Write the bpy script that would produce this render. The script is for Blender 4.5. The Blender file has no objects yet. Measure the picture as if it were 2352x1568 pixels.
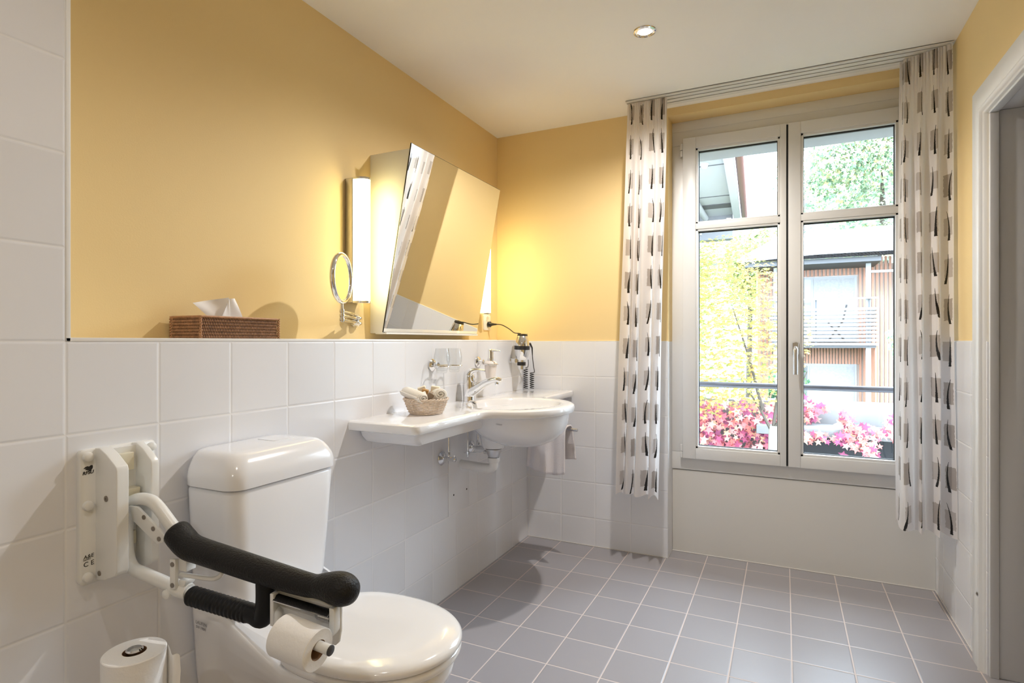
import bpy, bmesh, math, random
from mathutils import Vector, Matrix
PI = math.pi
random.seed(7)
SC = bpy.context.scene
COL = SC.collection

# ------------------------------------------------------------------ camera, world, exposure
cam_d = bpy.data.cameras.new('camera'); cam = bpy.data.objects.new('camera', cam_d); COL.objects.link(cam)
cam.location = (0, 0, 1.165); cam.rotation_euler = (PI/2, 0, 0.4474)
cam_d.sensor_width = 36.0; cam_d.lens = 1304.15/2352*36.0; cam_d.clip_start = 0.02; cam_d.clip_end = 1000
SC.camera = cam
world = bpy.data.worlds.new('sky'); SC.world = world; world.use_nodes = True
bg = world.node_tree.nodes['Background']; bg.inputs[0].default_value = (0.75, 0.87, 1.03, 1); bg.inputs[1].default_value = 10.3
SC.view_settings.view_transform = 'Standard'; SC.view_settings.look = 'None'
SC.view_settings.gamma = 1.0; SC.view_settings.use_curve_mapping = False
SC.view_settings.exposure = 1.0
SC.cycles.use_denoising = True
SC.cycles.max_bounces = 10; SC.cycles.diffuse_bounces = 6; SC.cycles.glossy_bounces = 5
SC.cycles.transparent_max_bounces = 12; SC.cycles.transmission_bounces = 6
SC.cycles.sample_clamp_indirect = 6.0
SC.cycles.caustics_reflective = False; SC.cycles.caustics_refractive = False
# sky portal in the window opening (guides sky samples, emits nothing itself)
pl = bpy.data.lights.new('window_portal', 'AREA'); pl.shape = 'RECTANGLE'; pl.size = 1.2; pl.size_y = 1.9
pl.cycles.is_portal = True
po = bpy.data.objects.new('window_portal', pl); COL.objects.link(po); po.location = (0.035, 3.62, 1.4); po.rotation_euler = (-PI/2, 0, 0)
SPOT_W, LAMP_E = 42.0, 6.5

# ------------------------------------------------------------------ materials
def new_mat(name):
    m = bpy.data.materials.new(name); m.use_nodes = True
    return m, m.node_tree, m.node_tree.nodes['Principled BSDF']
def mat(name, col, rough=0.5, metal=0.0, coat=0.0, trans=0.0, emit=None, es=0.0, bump=0.0, bscale=60, ior=1.5, var=0.0, spec=0.5):
    m, nt, b = new_mat(name)
    b.inputs['Base Color'].default_value = (*col, 1); b.inputs['Roughness'].default_value = rough
    b.inputs['Metallic'].default_value = metal; b.inputs['Coat Weight'].default_value = coat
    b.inputs['Specular IOR Level'].default_value = spec; b.inputs['Transmission Weight'].default_value = trans; b.inputs['IOR'].default_value = ior
    if emit: b.inputs['Emission Color'].default_value = (*emit, 1); b.inputs['Emission Strength'].default_value = es
    n = nt.nodes.new('ShaderNodeTexNoise'); n.inputs['Scale'].default_value = bscale; n.inputs['Detail'].default_value = 4
    tc = nt.nodes.new('ShaderNodeTexCoord'); nt.links.new(tc.outputs['Object'], n.inputs['Vector'])
    if bump:
        bp = nt.nodes.new('ShaderNodeBump'); bp.inputs['Strength'].default_value = bump; bp.inputs['Distance'].default_value = 0.002
        nt.links.new(n.outputs['Fac'], bp.inputs['Height']); nt.links.new(bp.outputs['Normal'], b.inputs['Normal'])
    if var:
        mx = nt.nodes.new('ShaderNodeMix'); mx.data_type = 'RGBA'
        mx.inputs['A'].default_value = (*[c*(1-var) for c in col], 1); mx.inputs['B'].default_value = (*[min(1, c*(1+var)) for c in col], 1)
        nt.links.new(n.outputs['Fac'], mx.inputs['Factor']); nt.links.new(mx.outputs['Result'], b.inputs['Base Color'])
    return m
def M_(nt, op, a, b=None, c=None):
    n = nt.nodes.new('ShaderNodeMath'); n.operation = op
    for i, v in enumerate((a, b, c)):
        if v is None: continue
        if isinstance(v, (int, float)): n.inputs[i].default_value = v
        else: nt.links.new(v, n.inputs[i])
    return n.outputs[0]
def tile_mat(name, axes, orig, pitch, tile, grout, rough, gw=0.0022, wav=0.25, tonev=0.03, spec=0.5, bev=0.006):
    """square tiles laid in the world grid: axes 0..2, orig and pitch per axis"""
    m, nt, b = new_mat(name)
    g = nt.nodes.new('ShaderNodeNewGeometry'); s = nt.nodes.new('ShaderNodeSeparateXYZ'); nt.links.new(g.outputs['Position'], s.inputs[0])
    ds, cells = [], []
    for ax, o, p in zip(axes, orig, pitch):
        u = M_(nt, 'DIVIDE', M_(nt, 'SUBTRACT', s.outputs[ax], o), p)
        cells.append(M_(nt, 'ROUND', M_(nt, 'SUBTRACT', u, 0.5)))
        fr = M_(nt, 'SUBTRACT', u, M_(nt, 'ROUND', u)); ds.append(M_(nt, 'MULTIPLY', M_(nt, 'ABSOLUTE', fr), p))
    d = M_(nt, 'MINIMUM', ds[0], ds[1])
    ramp = nt.nodes.new('ShaderNodeMapRange'); ramp.interpolation_type = 'SMOOTHSTEP'
    nt.links.new(d, ramp.inputs['Value']); ramp.inputs['From Min'].default_value = gw*0.55; ramp.inputs['From Max'].default_value = gw*1.1
    wn = nt.nodes.new('ShaderNodeTexWhiteNoise'); wn.noise_dimensions = '2D'
    cb = nt.nodes.new('ShaderNodeCombineXYZ'); nt.links.new(cells[0], cb.inputs[0]); nt.links.new(cells[1], cb.inputs[1]); nt.links.new(cb.outputs[0], wn.inputs['Vector'])
    tv = nt.nodes.new('ShaderNodeMix'); tv.data_type = 'RGBA'
    tv.inputs['A'].default_value = (*[c*(1-tonev) for c in tile], 1); tv.inputs['B'].default_value = (*[min(1, c*(1+tonev)) for c in tile], 1)
    nt.links.new(wn.outputs['Value'], tv.inputs['Factor'])
    mx = nt.nodes.new('ShaderNodeMix'); mx.data_type = 'RGBA'; mx.inputs['A'].default_value = (*grout, 1)
    nt.links.new(tv.outputs['Result'], mx.inputs['B']); nt.links.new(ramp.outputs[0], mx.inputs['Factor']); nt.links.new(mx.outputs['Result'], b.inputs['Base Color'])
    r2 = nt.nodes.new('ShaderNodeMapRange'); nt.links.new(ramp.outputs[0], r2.inputs['Value']); r2.inputs['To Min'].default_value = 0.8; r2.inputs['To Max'].default_value = rough
    nt.links.new(r2.outputs[0], b.inputs['Roughness'])
    pil = nt.nodes.new('ShaderNodeMapRange'); pil.interpolation_type = 'SMOOTHSTEP'; nt.links.new(d, pil.inputs['Value']); pil.inputs['From Max'].default_value = bev
    no = nt.nodes.new('ShaderNodeTexNoise'); no.inputs['Scale'].default_value = 9; nt.links.new(g.outputs['Position'], no.inputs['Vector'])
    no.inputs['Detail'].default_value = 1
    h = M_(nt, 'ADD', M_(nt, 'MULTIPLY', pil.outputs[0], 1.0), M_(nt, 'MULTIPLY', no.outputs['Fac'], wav))
    bp = nt.nodes.new('ShaderNodeBump'); bp.inputs['Strength'].default_value = 0.6; bp.inputs['Distance'].default_value = 0.0015
    nt.links.new(h, bp.inputs['Height']); nt.links.new(bp.outputs['Normal'], b.inputs['Normal'])
    b.inputs['Specular IOR Level'].default_value = spec
    return m
def pane_mat(name, tint=(0.97, 0.99, 0.98), refl=1.0):
    m = bpy.data.materials.new(name); m.use_nodes = True; nt = m.node_tree; nt.nodes.clear()
    o = nt.nodes.new('ShaderNodeOutputMaterial'); t = nt.nodes.new('ShaderNodeBsdfTransparent'); t.inputs[0].default_value = (*tint, 1)
    g = nt.nodes.new('ShaderNodeBsdfGlossy'); g.inputs['Roughness'].default_value = 0.0
    f = nt.nodes.new('ShaderNodeLayerWeight'); f.inputs['Blend'].default_value = 0.5
    fr_ = M_(nt, 'ADD', 0.04, M_(nt, 'MULTIPLY', M_(nt, 'POWER', f.outputs['Facing'], 4.0), 0.75))
    x = nt.nodes.new('ShaderNodeMixShader'); nt.links.new(M_(nt, 'MULTIPLY', fr_, refl), x.inputs[0])
    nt.links.new(t.outputs[0], x.inputs[1]); nt.links.new(g.outputs[0], x.inputs[2]); nt.links.new(x.outputs[0], o.inputs[0])
    return m
TP, ZD = 0.2015, 1.165
WT, GR = (0.775, 0.785, 0.82), (0.80, 0.80, 0.815)
m_tileL = tile_mat('white_tile_left', (1, 2), (0.6835, ZD), (TP, TP), WT, GR, 0.22)
m_tileB = tile_mat('white_tile_back', (0, 2), (-1.174, ZD), (0.2035, TP), WT, GR, 0.22)
m_tileR = tile_mat('white_tile_right', (1, 2), (2.9029, ZD), (TP, TP), WT, GR, 0.22)
m_floor = tile_mat('grey_floor_tile', (0, 1), (-0.976, 2.925), (0.2, 0.204), (0.345, 0.33, 0.348), (0.66, 0.57, 0.53), 0.34, gw=0.0026, wav=0.15, tonev=0.02)
m_yellow = mat('yellow_paint', (0.80, 0.61, 0.30), 0.62, bump=0.12, bscale=220)
m_ceil = mat('ceiling_paint', (0.87, 0.865, 0.865), 0.8, bump=0.05, bscale=200)
m_white = mat('white_gloss_paint', (0.74, 0.74, 0.735), 0.33)
m_panel = mat('white_panel_paint', (0.70, 0.69, 0.66), 0.4, bump=0.03, bscale=20)
m_trim = mat('white_tile_edge', (0.88, 0.89, 0.90), 0.3)
m_ceram = mat('white_ceramic', (0.83, 0.83, 0.845), 0.07, coat=0.5)
m_seat = mat('white_seat_plastic', (0.84, 0.835, 0.84), 0.13, coat=0.3)
m_cist = mat('white_cistern_plastic', (0.80, 0.81, 0.845), 0.16)
m_plast = mat('offwhite_plastic', (0.77, 0.775, 0.76), 0.28)
m_plast2 = mat('cream_plastic', (0.70, 0.66, 0.52), 0.35)
m_chrome = mat('chrome', (0.82, 0.83, 0.85), 0.05, metal=1.0)
m_satin = mat('brushed_steel', (0.62, 0.62, 0.63), 0.28, metal=1.0)
m_dark = mat('dark_gap', (0.02, 0.02, 0.022), 0.7)
m_black = mat('black_plastic', (0.018, 0.017, 0.017), 0.3)
m_pad = mat('black_foam_skin', (0.008, 0.0075, 0.0075), 0.40, bump=0.9, bscale=260, spec=0.28)
m_rub = mat('black_ribbed_rubber', (0.008, 0.008, 0.009), 0.42, spec=0.25)
m_screw = mat('grey_screw', (0.28, 0.25, 0.22), 0.4, metal=0.6)
m_mirror = mat('mirror_glass', (0.93, 0.94, 0.92), 0.0, metal=1.0)
m_cab = mat('mirror_cabinet_white', (0.80, 0.79, 0.76), 0.35)
m_lamp = mat('opal_lamp_glass', (0.9, 0.9, 0.88), 0.3, emit=(1.0, 0.83, 0.36), es=LAMP_E)
m_bulb = mat('halogen_lens', (0.9, 0.9, 0.9), 0.2, emit=(1.0, 0.88, 0.72), es=14)
m_pane = pane_mat('window_glass')
m_tumbler = pane_mat('tumbler_glass', (0.965, 0.97, 0.97), 0.8)
m_opal = mat('satin_glass', (0.86, 0.80, 0.77), 0.45)
m_terry = mat('white_terry', (0.86, 0.83, 0.86), 0.95, bump=1.0, bscale=420)
m_terry2 = mat('cream_terry', (0.84, 0.80, 0.74), 0.95, bump=1.0, bscale=420)
m_paper = mat('toilet_paper', (0.87, 0.87, 0.87), 0.9, bump=0.5, bscale=90)
m_card = mat('cardboard_core', (0.30, 0.17, 0.09), 0.9)
m_tissue = mat('tissue_paper', (0.90, 0.88, 0.87), 0.9)
m_ink = mat('black_print', (0.02, 0.02, 0.02), 0.6)
m_greyink = mat('grey_print', (0.28, 0.28, 0.30), 0.6)
m_pvc = mat('white_pvc', (0.80, 0.80, 0.80), 0.3)
m_wick = mat('brown_wicker', (0.44, 0.23, 0.115), 0.42, var=0.55, bscale=80)
m_wickd = mat('dark_wicker_core', (0.045, 0.018, 0.01), 0.8)
m_wickl = mat('pale_wicker', (0.72, 0.60, 0.49), 0.6, var=0.15, bscale=90)
m_soap = mat('cream_wrapper', (0.82, 0.75, 0.62), 0.5)
m_amber = mat('amber_soap', (0.48, 0.27, 0.09), 0.35)
m_taupe = mat('taupe_card', (0.33, 0.26, 0.20), 0.6)
m_rail = mat('white_rail', (0.74, 0.74, 0.74), 0.35)

def curtain_mat():
    m = bpy.data.materials.new('printed_voile'); m.use_nodes = True; nt = m.node_tree; nt.nodes.clear()
    L = nt.links.new
    uv = nt.nodes.new('ShaderNodeUVMap'); uv.uv_map = 'UVMap'; s = nt.nodes.new('ShaderNodeSeparateXYZ'); L(uv.outputs[0], s.inputs[0])
    nz = nt.nodes.new('ShaderNodeTexNoise'); nz.inputs['Scale'].default_value = 70; nz.inputs['Detail'].default_value = 3; L(uv.outputs[0], nz.inputs['Vector'])
    def layer(px, pz, ox, oz, sx, sz):
        U = M_(nt, 'DIVIDE', M_(nt, 'ADD', s.outputs[0], ox), px)
        cu = M_(nt, 'FLOOR', U)
        wv = nt.nodes.new('ShaderNodeTexWhiteNoise'); wv.noise_dimensions = '1D'; L(cu, wv.inputs['W'])
        V = M_(nt, 'DIVIDE', M_(nt, 'ADD', s.outputs[1], M_(nt, 'ADD', oz, M_(nt, 'MULTIPLY', wv.outputs['Value'], 0.03))), pz)
        cv = M_(nt, 'FLOOR', V)
        cb = nt.nodes.new('ShaderNodeCombineXYZ'); L(cu, cb.inputs[0]); L(cv, cb.inputs[1]); cb.inputs[2].default_value = ox*7
        w = nt.nodes.new('ShaderNodeTexWhiteNoise'); w.noise_dimensions = '3D'; L(cb.outputs[0], w.inputs['Vector'])
        sp = nt.nodes.new('ShaderNodeSeparateXYZ'); L(w.outputs['Color'], sp.inputs[0])
        x = M_(nt, 'MULTIPLY', M_(nt, 'SUBTRACT', M_(nt, 'SUBTRACT', U, cu), 0.5), px)
        z = M_(nt, 'MULTIPLY', M_(nt, 'SUBTRACT', M_(nt, 'SUBTRACT', V, cv), 0.5), pz)
        return x, z, sp
    x, z, r = layer(0.140, 0.174, 0.0, 0.02, 1, 1)
    jag = M_(nt, 'MULTIPLY', M_(nt, 'SUBTRACT', nz.outputs['Fac'], 0.5), 0.012)
    rx = M_(nt, 'SUBTRACT', M_(nt, 'ADD', M_(nt, 'ABSOLUTE', M_(nt, 'ADD', x, M_(nt, 'MULTIPLY', M_(nt, 'SUBTRACT', r.outputs[0], 0.5), 0.012))), jag), 0.027)
    rz = M_(nt, 'SUBTRACT', M_(nt, 'ADD', M_(nt, 'ABSOLUTE', z), jag), M_(nt, 'ADD', 0.036, M_(nt, 'MULTIPLY', r.outputs[1], 0.010)))
    rect = M_(nt, 'MULTIPLY', M_(nt, 'LESS_THAN', M_(nt, 'MAXIMUM', rx, rz), 0.0), M_(nt, 'ADD', 0.62, M_(nt, 'MULTIPLY', r.outputs[1], 0.38)))
    # charcoal stroke: a slanted, slightly bent brush line over the blot
    sl = M_(nt, 'MULTIPLY', M_(nt, 'SUBTRACT', r.outputs[2], 0.5), 0.35)
    bend = M_(nt, 'MULTIPLY', M_(nt, 'MULTIPLY', z, z), M_(nt, 'MULTIPLY', M_(nt, 'SUBTRACT', r.outputs[1], 0.5), 6.0))
    off = M_(nt, 'ADD', M_(nt, 'ADD', M_(nt, 'MULTIPLY', sl, z), bend), M_(nt, 'MULTIPLY', M_(nt, 'SUBTRACT', r.outputs[0], 0.5), 0.026))
    dx = M_(nt, 'ABSOLUTE', M_(nt, 'SUBTRACT', x, off))
    wid = M_(nt, 'ADD', M_(nt, 'MULTIPLY', M_(nt, 'ADD', z, 0.06), 0.055), 0.0012)
    n2 = nt.nodes.new('ShaderNodeTexNoise'); n2.inputs['Scale'].default_value = 260; L(uv.outputs[0], n2.inputs['Vector'])
    wid2 = M_(nt, 'MULTIPLY', wid, M_(nt, 'ADD', 0.35, M_(nt, 'MULTIPLY', n2.outputs['Fac'], 1.3)))
    inz = M_(nt, 'LESS_THAN', M_(nt, 'ABSOLUTE', M_(nt, 'ADD', z, M_(nt, 'MULTIPLY', M_(nt, 'SUBTRACT', r.outputs[2], 0.5), 0.01))), 0.062)
    stroke = M_(nt, 'MULTIPLY', M_(nt, 'LESS_THAN', dx, wid2), inz)
    c1 = nt.nodes.new('ShaderNodeMix'); c1.data_type = 'RGBA'; c1.inputs['A'].default_value = (0.86, 0.83, 0.82, 1); c1.inputs['B'].default_value = (0.47, 0.42, 0.385, 1); L(rect, c1.inputs['Factor'])
    c2 = nt.nodes.new('ShaderNodeMix'); c2.data_type = 'RGBA'; c2.inputs['B'].default_value = (0.015, 0.013, 0.013, 1); L(c1.outputs['Result'], c2.inputs['A']); L(stroke, c2.inputs['Factor'])
    d = nt.nodes.new('ShaderNodeBsdfDiffuse'); t = nt.nodes.new('ShaderNodeBsdfTranslucent'); L(c2.outputs['Result'], d.inputs[0]); L(c2.outputs['Result'], t.inputs[0])
    x1 = nt.nodes.new('ShaderNodeMixShader'); x1.inputs[0].default_value = 0.42; L(d.outputs[0], x1.inputs[1]); L(t.outputs[0], x1.inputs[2])
    tr = nt.nodes.new('ShaderNodeBsdfTransparent'); x2 = nt.nodes.new('ShaderNodeMixShader'); x2.inputs[0].default_value = 0.04
    L(x1.outputs[0], x2.inputs[1]); L(tr.outputs[0], x2.inputs[2])
    o = nt.nodes.new('ShaderNodeOutputMaterial'); L(x2.outputs[0], o.inputs[0])
    return m
m_curt = curtain_mat()
def leaf_mat(name, cols, tr=0.35):
    m = bpy.data.materials.new(name); m.use_nodes = True; nt = m.node_tree; nt.nodes.clear(); L = nt.links.new
    g = nt.nodes.new('ShaderNodeNewGeometry'); cr = nt.nodes.new('ShaderNodeValToRGB'); cr.color_ramp.interpolation = 'CONSTANT'
    e = cr.color_ramp.elements
    while len(e) < len(cols): e.new(0.5)
    for i, c in enumerate(cols): e[i].position = i/len(cols); e[i].color = (*c, 1)
    L(g.outputs['Random Per Island'], cr.inputs[0])
    d = nt.nodes.new('ShaderNodeBsdfDiffuse'); t = nt.nodes.new('ShaderNodeBsdfTranslucent'); L(cr.outputs[0], d.inputs[0]); L(cr.outputs[0], t.inputs[0])
    x = nt.nodes.new('ShaderNodeMixShader'); x.inputs[0].default_value = tr; L(d.outputs[0], x.inputs[1]); L(t.outputs[0], x.inputs[2])
    o = nt.nodes.new('ShaderNodeOutputMaterial'); L(x.outputs[0], o.inputs[0]); return m

# ------------------------------------------------------------------ mesh helpers
class MB:
    def __init__(s): s.v = []; s.f = []; s.mi = []; s.cur = 0
    def add(s, vs, fs):
        o = len(s.v); s.v += [tuple(v) for v in vs]; s.f += [tuple(i+o for i in f) for f in fs]; s.mi += [s.cur]*len(fs); return s
    def box(s, x0, x1, y0, y1, z0, z1, M=None):
        vs = [(x, y, z) for z in (z0, z1) for y in (y0, y1) for x in (x0, x1)]
        if M is not None: vs = [tuple(M @ Vector(v)) for v in vs]
        return s.add(vs, [(0, 2, 3, 1), (4, 5, 7, 6), (0, 1, 5, 4), (2, 6, 7, 3), (0, 4, 6, 2), (1, 3, 7, 5)])
    def loft(s, rings, c0=True, c1=True, close=True):
        n = len(rings[0]); vs = [p for r in rings for p in r]; fs = []
        for k in range(len(rings)-1):
            for i in range(n if close else n-1):
                j = (i+1) % n; fs.append((k*n+i, k*n+j, (k+1)*n+j, (k+1)*n+i))
        if c0: fs.append(tuple(reversed(range(n))))
        if c1: fs.append(tuple((len(rings)-1)*n+i for i in range(n)))
        return s.add(vs, fs)
    def tube(s, pts, r, n=12, caps=True, sq=1.0):
        pts = [Vector(p) for p in pts]; rs = r if isinstance(r, (list, tuple)) else [r]*len(pts)
        t0 = (pts[1]-pts[0]).normalized(); up = Vector((0, 0, 1)) if abs(t0.z) < 0.9 else Vector((1, 0, 0))
        nrm = (up - t0*up.dot(t0)).normalized(); rings = []
        for i, p in enumerate(pts):
            a = pts[max(i-1, 0)]; b = pts[min(i+1, len(pts)-1)]; t = (b-a).normalized()
            nrm = (nrm - t*nrm.dot(t)); nrm = nrm.normalized() if nrm.length > 1e-6 else Vector((1, 0, 0)); bn = t.cross(nrm)
            rings.append([p + nrm*(rs[i]*math.cos(2*PI*k/n)) + bn*(rs[i]*sq*math.sin(2*PI*k/n)) for k in range(n)])
        return s.loft(rings, caps, caps)
    def lathe(s, prof, n=32, M=None, caps=True):
        rings = [[(max(r, 1e-5)*math.cos(2*PI*k/n), max(r, 1e-5)*math.sin(2*PI*k/n), z) for k in range(n)] for r, z in prof]
        if M is not None: rings = [[tuple(M @ Vector(p)) for p in ring] for ring in rings]
        return s.loft(rings, caps, caps)
def smooth_path(pts, k=6):
    P = [Vector(p) for p in pts]; out = []
    for i in range(len(P)-1):
        p0, p1, p2, p3 = P[max(i-1, 0)], P[i], P[i+1], P[min(i+2, len(P)-1)]
        for j in range(k):
            t = j/k; out.append(0.5*((2*p1)+(p2-p0)*t+(2*p0-5*p1+4*p2-p3)*t*t+(3*p1-3*p2+p3-p0)*t**3))
    out.append(P[-1]); return out
def smooth_vals(v, k=6): return [p.x for p in smooth_path([(a, 0, 0) for a in v], k)]
def rr(x0, x1, y0, y1, r, z, n=6):
    out = []
    for cx, cy, a in ((x1-r, y1-r, 0), (x0+r, y1-r, PI/2), (x0+r, y0+r, PI), (x1-r, y0+r, 1.5*PI)):
        out += [(cx+r*math.cos(a+PI/2*i/n), cy+r*math.sin(a+PI/2*i/n), z) for i in range(n+1)]
    return out
def build(name, mb, m, parent=None, bevel=0, seg=3, ang=40, flat=False, weld=False):
    me = bpy.data.meshes.new(name); me.from_pydata(mb.v, [], mb.f)
    ms = m if isinstance(m, (list, tuple)) else [m]
    for q in ms: me.materials.append(q)
    if len(ms) > 1: me.polygons.foreach_set('material_index', mb.mi)
    b = bmesh.new(); b.from_mesh(me)
    if weld: bmesh.ops.remove_doubles(b, verts=b.verts, dist=1e-5)
    bmesh.ops.recalc_face_normals(b, faces=b.faces)
    if bevel:
        es = [e for e in b.edges if len(e.link_faces) == 2 and e.calc_face_angle(0) > math.radians(35)]
        bmesh.ops.bevel(b, geom=es, offset=bevel, segments=seg, affect='EDGES', profile=0.5, clamp_overlap=True)
    b.to_mesh(me); b.free()
    if not flat:
        me.polygons.foreach_set('use_smooth', [True]*len(me.polygons)); me.set_sharp_from_angle(angle=math.radians(ang))
    me.update()
    o = bpy.data.objects.new(name, me); COL.objects.link(o)
    if parent is not None:
        o.parent = parent; o.matrix_parent_inverse = Matrix.Translation(-Vector(parent.location)) if parent.type == 'EMPTY' else Matrix.Identity(4)
    return o
def tag(o, label=None, cat=None, group=None, kind=None):
    if label: o['label'] = label
    if cat: o['category'] = cat
    if group: o['group'] = group
    if kind: o['kind'] = kind
    return o
def thing(name, loc, label, cat, group=None):
    o = bpy.data.objects.new(name, None); COL.objects.link(o); o.location = loc; o.empty_display_size = 0.05
    return tag(o, label, cat, group)
def struct(name, mb, m, **k): return tag(build(name, mb, m, **k), kind='structure')
def text(name, body, size, origin, xdir, ydir, m, parent, depth=0.0003, shear=0.0, bold=0.0):
    c = bpy.data.curves.new(name, 'FONT'); c.body = body; c.size = size; c.extrude = depth; c.shear = shear; c.offset = bold
    t = bpy.data.objects.new(name, c); COL.objects.link(t); bpy.context.view_layer.update()
    me = bpy.data.meshes.new_from_object(t); bpy.data.objects.remove(t)
    x = Vector(xdir).normalized(); y = Vector(ydir).normalized(); z = x.cross(y)
    R = Matrix((x, y, z)).transposed().to_4x4(); R.translation = Vector(origin)
    me.transform(R); me.materials.clear(); me.materials.append(m)
    o = bpy.data.objects.new(name, me); COL.objects.link(o); o.parent = parent
    if parent.type == 'EMPTY': o.matrix_parent_inverse = Matrix.Translation(-Vector(parent.location))
    return o
def frameM(loc, zdir, xhint=(0, 0, 1)):
    z = Vector(zdir).normalized(); x = Vector(xhint); x = (x - z*x.dot(z)).normalized(); y = z.cross(x)
    m = Matrix((x, y, z)).transposed().to_4x4(); m.translation = Vector(loc); return m

# ------------------------------------------------------------------ room shell
XL, XN, XR, YB, YP, ZC = -1.39, -1.60, 0.638, 3.115, 3.248, 2.42
YF = -2.0
struct('floor', MB().box(-1.8, 2.4, YF-0.2, 3.6, -0.12, 0), m_floor, flat=True)
struct('ceiling', MB().box(-1.8, 2.4, YF-0.2, 3.6, ZC, ZC+0.12), m_ceil, flat=True)
w = MB(); w.box(-1.82, XL, YF, 0.684, 0, ZC); w.box(-1.82, XL, 0.684, 3.6, 0, ZD)
w.cur = 1; w.box(-1.82, XN, 0.684, 3.6, ZD, ZC)
struct('wall_left', w, [m_tileL, m_yellow], flat=True)
w = MB(); w.box(-1.39, -0.565, YB, 3.6, 0, ZD); w.box(-0.5655, -0.5645, YB, YP, 0, ZD)
w.cur = 1; w.box(-1.60, -0.565, YB+0.008, 3.6, ZD, ZC)
w.box(-0.565, 0.80, YB+0.008, 3.6, 2.378, ZC)
w.cur = 2; w.box(-0.565, 0.80, 3.34, 3.6, 0, 0.50)
struct('wall_back', w, [m_tileB, m_yellow, m_panel], flat=True)
w = MB(); w.box(XR, 0.80, 2.505, 3.6, 0, ZD)
w.cur = 1; w.box(XR+0.007, 0.80, 2.505, 3.6, ZD, ZC); w.box(XR+0.007, 0.80, 1.55, 2.505, 1.985, ZC); w.box(XR+0.007, 0.80, YF, 1.55, 0, ZC)
struct('wall_right', w, [m_tileR, m_yellow], flat=True)
struct('wall_front', MB().box(-1.8, 2.4, YF-0.15, YF, 0, ZC), mat('warm_white_paint', (0.74, 0.68, 0.56), 0.6, bump=0.1, bscale=200), flat=True)
w = MB(); w.box(2.2, 2.35, YF, 3.6, 0, ZC); w.box(0.80, 2.2, 3.0, 3.15, 0, ZC)
struct('wall_hallway', w, mat('hall_paint', (0.62, 0.60, 0.58), 0.6, bump=0.1, bscale=200), flat=True)
# tile edge strips
t = MB(); t.box(-1.60, XL+0.0015, 0.684, YB, ZD, ZD+0.0085)
t.box(-1.60, XL+0.0015, 0.684, 0.693, ZD, ZC)
struct('trim_1', t, m_trim, bevel=0.0012, seg=2)
t = MB(); t.box(-1.39, -0.565, YB-0.001, YB+0.008, ZD, ZD+0.003); t.box(XR-0.001, XR+0.007, 2.62, 3.248, ZD, ZD+0.003)
struct('trim_2', t, m_trim)
t = MB()                                                      # silicone joints at the floor
t.tube([(-1.389, 3.112, 0.002), (-0.565, 3.112, 0.002)], 0.0025, 8); t.tube([(-0.566, 3.112, 0.002), (-0.566, 3.245, 0.002)], 0.0025, 8)
t.tube([(-0.565, 3.246, 0.002), (0.636, 3.246, 0.002)], 0.003, 8); t.tube([(0.636, 3.246, 0.002), (0.636, 2.60, 0.002)], 0.0025, 8)
struct('trim_3', t, mat('silicone', (0.66, 0.63, 0.60), 0.5))

# door opening in the right wall: moulded casing, rebated jamb and lining
d = bpy.data.objects.new('door_1', None); COL.objects.link(d); d.location = (XR, 2.5, 0); tag(d, kind='structure')
def casing(prof, yout, zout, ynear):   # prof: (u across from the outer edge, x depth)
    mb = MB(); rings = []
    for (y, z, sy, sz) in ((yout, 0.0, 1, 0), (yout, zout, 1, 1), (ynear, zout, 0, 1)):
        rings.append([(x, y - u*sy, z - u*sz) for u, x in prof])
    mb.loft(rings, True, True); return mb
prof = [(0, XR+0.01), (0, XR-0.013), (0.004, XR-0.016), (0.066, XR-0.016), (0.070, XR-0.012), (0.074, XR-0.012), (0.078, XR-0.018), (0.084, XR-0.021),
        (0.091, XR-0.018), (0.094, XR-0.010), (0.098, XR-0.008), (0.101, XR-0.004), (0.103, XR+0.01)]
build('door_casing', casing(prof, 2.616, 2.068, 1.45), m_white, d, ang=50)
j = MB()
for a in ((XR+0.004, XR+0.03, 2.490, 2.5049, 0, 1.9575), (XR+0.0305, 0.80, 2.498, 2.5049, 0, 1.9645)): j.box(*a)
j.box(XR+0.004, XR+0.03, 1.56, 2.5049, 1.958, 1.9849); j.box(XR+0.0305, 0.80, 1.56, 2.5049, 1.965, 1.9849)
build('door_jamb', j, mat('jamb_paint', (0.66, 0.66, 0.67), 0.38, bump=0.03, bscale=20), d, bevel=0.002)
build('hinge_screw', MB().lathe([(0.006, 0), (0.006, 0.002), (0.003, 0.0025), (0.003, 0)], 16, frameM((XR-0.021, 2.533, 0.27), (-1, 0, 0))), m_screw, d)

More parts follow.
